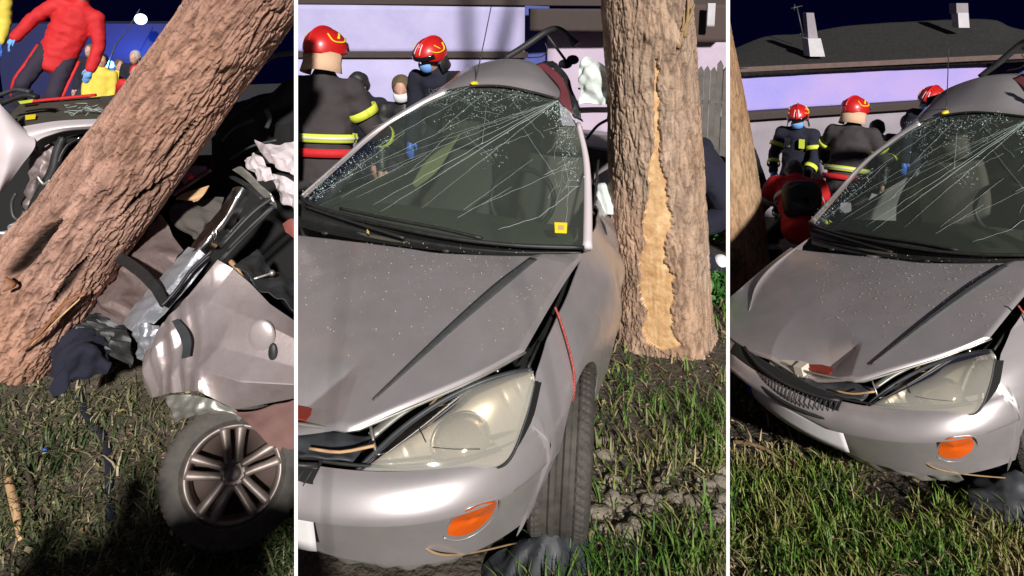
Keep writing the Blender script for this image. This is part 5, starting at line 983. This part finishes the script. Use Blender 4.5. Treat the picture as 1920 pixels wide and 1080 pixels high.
# centre pillar and sill, torn
pan([[(438, 352, 3.25), (452, 350, 3.2), (468, 362, 3.22)], [(400, 410, 3.2), (420, 410, 3.14), (440, 420, 3.18)], [(345, 478, 3.16), (370, 470, 3.1), (392, 480, 3.14)]], 'centre_pillar', M_chrome, W1, .006, 4, 3, 30, 14)
pan([[(352, 462, 3.15), (372, 468, 3.1), (396, 484, 3.12)], [(310, 510, 3.12), (335, 520, 3.06), (356, 535, 3.08)], [(262, 560, 3.1), (285, 575, 3.02), (308, 590, 3.05)], [(228, 606, 3.08), (245, 620, 3.0), (262, 634, 3.02)]], 'torn_sill', M_foil, W1, .009, 6, 6, 60, 24, lin=True, auto=20)
pan([[(240, 608, 3.06), (270, 606, 2.98), (300, 612, 2.98)], [(255, 650, 3.05), (272, 655, 2.98), (295, 660, 2.96)], [(272, 690, 3.02), (280, 690, 2.98), (290, 690, 2.96)]], 'torn_edge', M_foil, W1, .016, 9, 16, 30, 30, lin=True, auto=20)
pan([[(296, 400, 3.45), (320, 440, 3.4), (345, 470, 3.35)], [(225, 470, 3.4), (270, 500, 3.32), (322, 515, 3.28)], [(180, 520, 3.4), (215, 560, 3.3), (268, 565, 3.22)], [(165, 575, 3.4), (200, 600, 3.32), (236, 612, 3.2)]], 'crushed_door', M_mauve, W1, .04, 4, 14, 60, 60, lin=True, auto=25)
pan([[(208, 486, 3.24), (222, 470, 3.24)], [(245, 510, 3.12), (260, 494, 3.12)], [(280, 542, 3.02), (292, 526, 3.02)], [(300, 575, 2.97), (312, 560, 2.97)]], 'door_rub_strip', M_black, W1, .004, 8, 3, 24, 6, .008)
m = MB(); m.tube([at(398, 470, 3.05), at(360, 505, 3.02), at(330, 545, 3.0), at(302, 575, 2.97)], .008, 6, 6); m.tube([at(412, 462, 3.1), at(470, 400, 3.15), at(512, 368, 3.2)], .02, 6, 6, flat=.5); m.tube([at(425, 470, 3.1), at(470, 425, 3.12), at(510, 388, 3.15)], .012, 6, 6); m.build('door_seal', M_black, W1)
m = MB(); m.tube([at(415, 488, 3.1), at(460, 440, 3.12), at(514, 386, 3.15)], .011, 6, 6); m.build('inner_frame', M_trim, W1)
m = MB(); m.tube([at(402, 455, 3.08), at(398, 440, 3.07), at(402, 430, 3.08), at(406, 440, 3.08), at(400, 455, 3.08)], .004, 6, 4); m.build('door_latch', M_chrome, W1)
# dark cabin behind and loose pieces in it
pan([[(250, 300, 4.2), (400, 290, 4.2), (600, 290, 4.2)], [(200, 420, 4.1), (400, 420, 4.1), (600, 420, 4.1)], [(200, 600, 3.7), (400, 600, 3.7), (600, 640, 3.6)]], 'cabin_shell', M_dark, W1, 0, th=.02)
pan([[(338, 335, 3.5), (360, 312, 3.5), (385, 312, 3.5)], [(345, 345, 3.48), (365, 332, 3.48), (390, 318, 3.5)]], 'door_pocket', mat('mauve_plastic', (.34, .24, .36), .6), W1, .004, 6, 1, 10, 10)
m = MB(); m.ball(at(355, 331, 3.42), (.022, .015, .015)); m.build('red_reflector', mat('red_lens', (.7, .02, .05), .3), W1)
m = MB(); m.tube([at(325, 365, 3.45), at(360, 340, 3.44), at(395, 318, 3.46)], .018, 6, 5, flat=.6); m.build('door_pull', mat('plum_plastic', (.10, .03, .07), .6), W1)
pan([[(330, 372, 3.5), (345, 362, 3.5), (392, 348, 3.5)], [(332, 373, 3.48), (355, 372, 3.47), (382, 365, 3.48)], [(360, 376, 3.48), (368, 378, 3.48), (374, 374, 3.48)]], 'tan_trim', M_tan, W1, .004, 6, 2, 12, 12)
pan([[(330, 380, 3.7), (370, 375, 3.65), (420, 370, 3.7)], [(320, 410, 3.6), (365, 425, 3.52), (410, 405, 3.6)], [(345, 440, 3.6), (370, 450, 3.55), (395, 430, 3.6)]], 'crushed_seat', M_seat, W1, .03, 5, 7, 20, 20, .05)
pan([[(400, 205, 4.0), (450, 180, 4.0), (500, 172, 4.0), (566, 150, 4.0)], [(395, 260, 3.9), (450, 240, 3.8), (500, 235, 3.85), (566, 225, 3.8)], [(390, 320, 3.95), (450, 310, 3.9), (500, 310, 3.9), (566, 310, 3.9)]], 'added_dark_sheet', M_dark, W1, .05, 3, 41, 40, 40, lin=True, auto=20)  # added dark sheet painting the night darkness right of the trunk
for P in ([(415, 265), (440, 240), (475, 225)], [(430, 300), (470, 275), (520, 262)], [(500, 240), (505, 222), (498, 205)]):
    m = MB(); m.tube([at(a, b_, 3.7) for a, b_ in P], .014, 6, 6, flat=.5); m.build('torn_bracket', M_trim, W1)
# bent rail and torn white panels at the back
pan([[(436, 318, 3.3), (452, 312, 3.26), (470, 325, 3.26)], [(470, 345, 3.22), (485, 345, 3.2), (498, 356, 3.2)], [(492, 365, 3.2), (505, 362, 3.18), (512, 378, 3.18)], [(503, 382, 3.2), (512, 384, 3.2), (517, 392, 3.2)]], 'bent_rail', M_rail, W1, .006, 6, 3, 30, 14)
m = MB(); m.tube([at(436, 332, 3.28), at(470, 352, 3.22), at(495, 374, 3.19)], .022, 6, 5, flat=.4); m.build('rail_black_strip', M_black, W1)  # black strip along the lower edge of the bent rail
pan([[(478, 262, 3.4), (500, 272, 3.3), (530, 268, 3.28), (562, 258, 3.3)], [(485, 285, 3.35), (510, 290, 3.22), (535, 300, 3.2), (562, 300, 3.25)], [(500, 300, 3.35), (520, 312, 3.24), (545, 325, 3.22), (562, 335, 3.25)]], 'torn_white_panel', M_white, W1, .016, 5, 22, 50, 50, lin=True, auto=20)
pan([[(455, 300, 3.4), (475, 285, 3.36), (495, 300, 3.34)], [(465, 318, 3.34), (488, 315, 3.28), (508, 322, 3.3)], [(480, 332, 3.34), (500, 340, 3.28), (515, 335, 3.3)]], 'torn_white_panel', M_white, W1, .02, 7, 24, 40, 40, lin=True, auto=20)
pan([[(508, 325, 3.34), (530, 330, 3.28), (562, 345, 3.28)], [(515, 355, 3.32), (535, 358, 3.25), (562, 372, 3.25)], [(525, 378, 3.33), (545, 388, 3.28), (562, 402, 3.28)]], 'torn_white_panel', M_white, W1, .018, 7, 26, 40, 40, lin=True, auto=20)
pan([[(528, 420, 3.4), (545, 410, 3.36), (562, 415, 3.36)], [(535, 435, 3.38), (550, 445, 3.36), (562, 450, 3.36)]], 'red_trim', mat('dull_red', (.30, .09, .08), .6), W1, .008, 6, 2, 10, 10)
m = MB(); m.tube([at(432, 490, 3.2), at(445, 505, 3.12), at(455, 520, 3.08)], [.014, .010, .006], 6, 5); m.build('wooden_splinter', M_tan, W1)
m = MB(); m.tube([at(470, 525, 3.1), at(510, 512, 3.15)], .006, 6, 3); m.ball(at(510, 512, 3.15), .014); m.build('exposed_stud', M_rail, W1)
pan([[(440, 495, 3.12), (490, 540, 3.06), (562, 585, 3.02)], [(480, 470, 3.4), (520, 510, 3.35), (562, 540, 3.3)]], 'parcel_ledge', M_trim, W1, .02, 5, 4, 14, 24)
m = MB()
for a, b_ in ((505, 152), (520, 118)): pass
m.tube([at(492, 118, 3.8), at(515, 105, 3.75), at(560, 98, 3.7)], .022, 6, 5, flat=.5); m.build('lifted_roof_frame', M_trim, W1)
# front: wing, pillar, screen
pan([[(-12, 180, 3.6), (5, 200, 3.6), (38, 236, 3.62)], [(-12, 260, 3.5), (20, 262, 3.5), (66, 270, 3.58)], [(-12, 320, 3.5), (12, 318, 3.5), (34, 318, 3.56)], [(-12, 372, 3.54), (-4, 368, 3.54), (4, 360, 3.57)]], 'front_wing', M_white, W1, .006, 2, 3, 30, 24)
pan([[(20, 243, 3.63), (60, 234, 3.66), (130, 225, 3.72), (260, 222, 3.85)], [(34, 256, 3.56), (70, 246, 3.6), (135, 236, 3.66), (260, 231, 3.8)], [(64, 270, 3.6), (85, 256, 3.62), (140, 243, 3.68), (260, 238, 3.82)]], 'roof_pillar', M_white, W1, 0, m_=16, n_=40)
pan([[(66, 268, 3.58), (90, 256, 3.6), (140, 244, 3.66), (260, 239, 3.8)], [(70, 284, 3.62), (100, 266, 3.66), (150, 252, 3.72), (260, 247, 3.85)]], 'door_aperture_seal', M_black, W1, 0, m_=8, n_=40)
WS1 = pan([[(38, 195, 4.3), (90, 190, 4.3), (170, 182, 4.4), (262, 174, 4.5)], [(22, 212, 4.0), (80, 206, 4.05), (160, 200, 4.1), (262, 198, 4.2)], [(18, 238, 3.72), (70, 232, 3.74), (150, 224, 3.8), (262, 219, 3.92)]], 'cracked_windscreen', M_dash, W1, .003, 5, 5, 20, 40)
m = MB(); m.tube([at(40, 192, 4.22), at(100, 186, 4.25), at(180, 178, 4.3)], .017, 6, 5, flat=.6); m.build('red_reflection_strip', M_redcloth, WS1)  # red reflection on the windscreen, made as a solid red strip
m = MB(); m.add([at(47, 216, 3.86), at(67, 214, 3.86), at(66, 223, 3.8), at(48, 225, 3.8)], [(0, 1, 2, 3)]); m.build('inspection_sticker', M_yel2, WS1)
m = MB(); m.add([at(34, 190, 4.15), at(62, 186, 4.15), at(60, 192, 4.1), at(38, 195, 4.1)], [(0, 1, 2, 3)]); m.build('paper_sticker', M_yel, WS1)
m = MB(); rs = random.Random(8)
for k in range(26):
    a = (rs.uniform(120, 240), rs.uniform(195, 217)); P = [at(a[0], a[1], 3.9), at(a[0]+rs.uniform(-14, 14), a[1]+rs.uniform(-5, 5), 3.88), at(a[0]+rs.uniform(-22, 22), a[1]+rs.uniform(-7, 5), 3.88)]; m.tube(P, .0016, 4)
m.build('crack_line', M_crack, WS1)['kind'] = 'stuff'
for k, (P, r, mt) in enumerate((([(0, 195), (25, 185), (50, 178), (70, 182)], .025, M_black), ([(0, 178), (30, 168), (58, 172)], .02, M_trim), ([(5, 210), (18, 225), (25, 240)], .02, M_black))): m = MB(); m.tube([at(a, b_, 3.75) for a, b_ in P], r, 7, 6, flat=.6); m.build('bonnet_hinge', mt, W1)
# torn front door frame, hinges and wiring
pan([[(60, 278, 3.7), (85, 270, 3.7), (102, 276, 3.7)], [(55, 310, 3.66), (75, 305, 3.64), (92, 312, 3.66)], [(48, 350, 3.64), (62, 345, 3.62), (72, 352, 3.64)], [(40, 392, 3.66), (50, 392, 3.64), (60, 390, 3.66)]], 'hinge_post', mat('dusty_hinge_post', (.30, .24, .24), .5, .3, noise=(14, (.16, .12, .11), .25)), W1, .02, 8, 3, 30, 16)
m = MB(); m.tube([at(118, 258, 3.6), at(108, 285, 3.6), at(100, 320, 3.6), at(80, 355, 3.6), at(62, 385, 3.62), at(55, 405, 3.62)], [.02, .026, .028, .026, .02, .014], 8, 6); m.build('door_frame', M_black, W1)
m = MB(); m.tube([at(150, 258, 3.56), at(128, 272, 3.56), at(116, 290, 3.56), at(110, 305, 3.56)], .007, 6, 6); m.build('chrome_strip', M_chrome, W1)
for k, P in enumerate(([(30, 362), (22, 380), (25, 405), (38, 412), (45, 395)], [(70, 330), (82, 345), (95, 338)], [(100, 330), (110, 335), (118, 328)], [(20, 430), (40, 415), (52, 405)])): m = MB(); m.tube([at(a, b_, 3.55) for a, b_ in P], .009, 6, 6); m.build('wiring', M_rail if k in (1, 2) else M_trim, W1)
pan([[(0, 440, 3.5), (20, 420, 3.48), (40, 415, 3.5)], [(-12, 470, 3.5), (8, 462, 3.46), (28, 450, 3.5)]], 'torn_inner_panel', M_foil, W1, .03, 10, 9, 16, 16)
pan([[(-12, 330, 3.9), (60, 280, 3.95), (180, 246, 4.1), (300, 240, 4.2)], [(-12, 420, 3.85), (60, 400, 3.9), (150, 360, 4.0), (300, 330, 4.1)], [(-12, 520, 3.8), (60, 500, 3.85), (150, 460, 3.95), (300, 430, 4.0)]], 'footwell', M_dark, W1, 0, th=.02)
pan([[(118, 335, 3.66), (135, 310, 3.7), (160, 290, 3.75)], [(125, 350, 3.66), (145, 330, 3.68), (172, 300, 3.74)]], 'seat_bolster', M_seat, W1, .004, 5, 5, 12, 14)
# dropped jacket and strap
sheet([[(95, 640, 3.3), (130, 618, 3.28), (165, 615, 3.3), (200, 640, 3.3)], [(92, 670, 3.22), (130, 660, 3.14), (170, 655, 3.14), (205, 680, 3.2)], [(98, 700, 3.2), (120, 690, 3.12), (145, 688, 3.14), (195, 700, 3.2)], [(105, 748, 3.16), (118, 735, 3.1), (128, 725, 3.12), (136, 712, 3.16)]], 33, .03, M_navy, 'jacket', 'crumpled navy jacket dropped on the grass below the torn sill', 'jacket', 40, 40, 7)
m = MB(); m.tube([gpt(1, 150, 745, .02), gpt(1, 165, 790, .03), gpt(1, 195, 825, .02), gpt(1, 206, 870, .02), gpt(1, 207, 940, .02), gpt(1, 212, 1030, .02)], .022, 6, 8, flat=.4); tag(m.build('strap', M_navy), 'long dark strap trailing over the dry grass from the navy jacket', 'strap')
sheet([[(-25, 600, 3.55), (60, 590, 3.45), (110, 580, 3.38), (175, 575, 3.35)], [(-25, 655, 3.5), (60, 625, 3.4), (130, 605, 3.3), (240, 620, 3.28)], [(-25, 700, 3.45), (60, 660, 3.4), (150, 640, 3.3), (245, 690, 3.24)]], 35, .04, M_black, 'plastic_liner', 'black torn plastic liner wedged between the trunk base and the navy jacket', 'plastic piece', 24, 30, 7)
p = gpt(1, 228, 778, .02); m = MB(); m.add([p+[-.03, 0, 0], p+[0, -.014, .004], p+[.03, 0, .01], p+[0, .014, .008]], [(0, 1, 2, 3)]); tag(m.build('leaf', M_straw), 'yellow dead leaf on the grass between the jacket and the alloy wheel', 'leaf')
p = gpt(1, 85, 857, .04); m = MB(); m.ball(p, (.012, .010, .006)); m.box(p+[.012, 0, 0], (.012, .008, .004)); tag(m.build('bottle_cap', M_blue), 'small blue plastic scrap on the grass left of the strap', 'scrap')
tag(twig([gpt(1, 15, 900, .02), gpt(1, 30, 960, .04), gpt(1, 40, 1020, .02)], [.018, .022, .012], 'stick', M_tan), 'pale broken stick lying in the dry grass by the frame edge', 'stick')
tag(twig([gpt(1, 50, 890, .04), gpt(1, 62, 930, .05), gpt(1, 65, 985, .03)], [.010, .012, .006], 'stick', mat('dark_stick', (.06, .04, .03), .9)), 'dark rotten stick in the dry grass beside the pale stick', 'stick')
G1C = ((.03, .06, .018), (.06, .095, .03), (.11, .12, .055), (.19, .165, .10), (.07, .11, .035))
grass(1, 28000, (2.3, 5.0), .085, lambda x, y, c: np.clip(c*2.4-.6, 0, 1), G1C, 'dry matted grass in front of the leaning trunk', 61, lean=.9, flat=.3)
grass(1, 6000, (2.3, 4.8), .09, lambda x, y, c: np.clip(c*1.6-.2, 0, 1), ((.26, .21, .12), (.36, .30, .19), (.16, .13, .07)), 'pale straw strewn over the dry grass by the leaning trunk', 63, lean=1.2, flat=.6)
litter(1, 2200, (2.3, 4.8), 'dead leaves and scraps strewn through the dry grass by the leaning trunk', 75, LC)
# people, beacon and lamp behind the wreck
def feet_tilt(px, py, d, hh, t):
    p = at(px, py, d); t = math.radians(t); p = p-(RT*math.sin(t)+np.array([0, 0, 1])*math.cos(t))*hh; return tuple(p)
person('medic in red jacket and dark trousers with red side stripe standing behind the wreck', feet_tilt(150, -32, 7.0, 1.68, 27), YD+198, lean=0, hip=.90, head=(5, 0), jacket=M_redcloth, trousers=M_trous, hair=M_black, gloves=M_mask, stripe=M_redcloth, tilt=-27, arms=[((-.45, .05, -.9), (-.10, .2, -.95)), ((.50, .05, -.9), (.25, .1, -.95))])
person('person in yellow high visibility vest at the edge beside the medic in red', feet_tilt(-38, -62, 7.4, 1.6, 10), YD+205, jacket=M_hivis, trousers=M_trous, hair=M_black, hip=.88, tilt=-10, gloves=M_blue)
for k, (hx_, hy_, d, jk, kw, lb) in enumerate(((172, 92, 13.0, M_navy, dict(hair=M_olive), 'onlooker in navy jacket beside the blue beacon and the medic in red'), (188, 112, 12.0, M_hivis, dict(hair=M_black), 'dark haired onlooker in yellow vest in front of the blue beacon'), (222, 122, 13.5, M_hivis, dict(hair=M_olive), 'onlooker in yellow vest with olive hair right of the blue beacon'), (256, 104, 12.5, M_navy, dict(hair=mat('grey_hair', (.4, .38, .4), .8)), 'grey haired onlooker in dark jacket behind the leaning trunk'), (250, 133, 11.5, M_redcloth, dict(hair=M_redcloth), 'onlooker in red cap and jacket close to the leaning trunk'))):
    person(lb, feet_tilt(hx_, hy_, d, 1.60, 10), YD+200+30*(k % 3-1), jacket=jk, trousers=M_trous, hip=.88, tilt=-10, vox=.03, **kw)
for k_, (lx, dy_, lb) in enumerate(((-.62, -.12, 'unseen photographer in dark clothes bending beside the viewpoint, shadow falling towards the alloy wheel'), (-1.12, -.05, 'added unseen figure in dark clothes crouching left of the photographer, shadow falling on the dry grass'))):
    pS = C+RT*lx+_hd*dy_; person(lb, (pS[0], pS[1], -.14), YD+10, pose='stand' if k_ == 0 else 'crouch', lean=30 if k_ == 0 else 8, jacket=M_navy, trousers=M_navy, hair=M_black, hip=.86 if k_ == 0 else .62, arms=[((-.7, .3, -.6), (.3, .8, .5)), ((.7, .3, -.6), (-.3, .8, .5))])  # both added out of view to cast the foreground shadow
# lit blue beacon, with a van added behind it to catch the blue glow
vb = at(205, 165, 16.0); VN = empty('added_van', (vb[0], vb[1], .3), 'dark van added to catch the glow of the lit blue beacon behind the onlookers', 'van')
ey = np.array([-_sy, _cy, 0]); MV = np.stack([RT, ey, [0, 0, 1]], 1)
m = MB(); m.box(at(235, 110, 17.4)+[0, 0, -.35], (4.6, 2.4, 2.5), MV); m.build('body', mat('added_van_body', (.007, .010, .055), .6), VN, False)  # body of the added van
m = MB(); m.box(at(212, 150, 16.15), (1.2, .02, .40), MV); m.build('added_van_rear_window', M_visor, VN, False)
for s_ in (-1, 1): m = MB(); m.tube([at(212, 200, 16.1)+RT*s_*.8, at(212, 200, 16.4)+RT*s_*.8], .30, 14, 1); m.build('added_van_wheel', M_rub, VN)
pB = at(205, 121, 15.6); m = MB(); m.box(pB+[0, 0, -.10], (.5, .16, .06), MV); m.build('beacon_bar', M_black, VN, False)
m = MB(); m.ball(pB, (.12, .09, .09)); bo = m.build('beacon', mat('lit_beacon', (.05, .25, 1), .3, emit=((.10, .45, 1.0), 14)), VN)
bl = bpy.data.lights.new('beacon_light', 'POINT'); bl.color = (.03, .12, 1.0); bl.energy = 160; bl.shadow_soft_size = .12; blo = bpy.data.objects.new('beacon_light', bl); COL.objects.link(blo); blo.location = pB-ey*.35+np.array([0, 0, .1])
# street lamp
pL = at(264, 36, 15.2); SLm = empty('street_lamp', (pL[0]+.6, pL[1]+.2, -.14), 'lit white street lamp on a slim leaning mast above the onlookers', 'street lamp')
m = MB(); m.ball(pL, (.13, .13, .12)); m.build('lamp_bowl', mat('lit_lamp', (.9, .95, 1), .3, emit=((.80, .92, 1.0), 2.2)), SLm)
m = MB(); m.tube([pL+[0, 0, .22], at(235, 62, 15.2), at(212, 95, 15.2), at(190, 190, 15.2)], [.012, .012, .02, .03], 8, 5); m.build('mast', M_trim, SLm)

# ================================================================== finish: trim everything at the added separators
for r in WORLDROOTS: reloc(r)
bpy.context.view_layer.update()
PL = {1: [(N1, -1)], 2: [(N1, 1), (N2, -1)], 3: [(N2, 1)]}
for o in list(COL.objects):
    if o.type != 'MESH' or BAY.get(o.name, 0) not in PL: continue
    me = o.data; n = len(me.vertices)
    if not n: continue
    co = np.empty(n*3); me.vertices.foreach_get('co', co); co = co.reshape(-1, 3); Mw = o.matrix_world; A = np.array(Mw); Wc = co@A[:3, :3].T+A[:3, 3]-C
    for nn, sg in PL[BAY[o.name]]:
        s = (Wc@nn)*sg-.001
        if s.min() >= 0: continue
        if s.max() <= 0: bpy.data.objects.remove(o); break
        bm = bmesh.new(); bm.from_mesh(me); Mi = Mw.inverted(); pc = Mi @ Vector(C+nn*sg*.001); pn = (Mw.to_3x3().transposed() @ Vector(nn*sg)).normalized()
        bmesh.ops.bisect_plane(bm, geom=bm.verts[:]+bm.edges[:]+bm.faces[:], plane_co=pc, plane_no=pn, clear_inner=True, clear_outer=False); bm.to_mesh(me); bm.free()
        n = len(me.vertices); co = np.empty(n*3); me.vertices.foreach_get('co', co); Wc = co.reshape(-1, 3)@A[:3, :3].T+A[:3, 3]-C
for o in list(COL.objects):                                          # parts that lay wholly beyond a separator leave no empty holder behind
    if o.type == 'EMPTY' and not o.children: bpy.data.objects.remove(o)
for o in list(COL.objects):
    if o.type == 'MESH' and len(o.data.polygons) == 0: bpy.data.objects.remove(o)
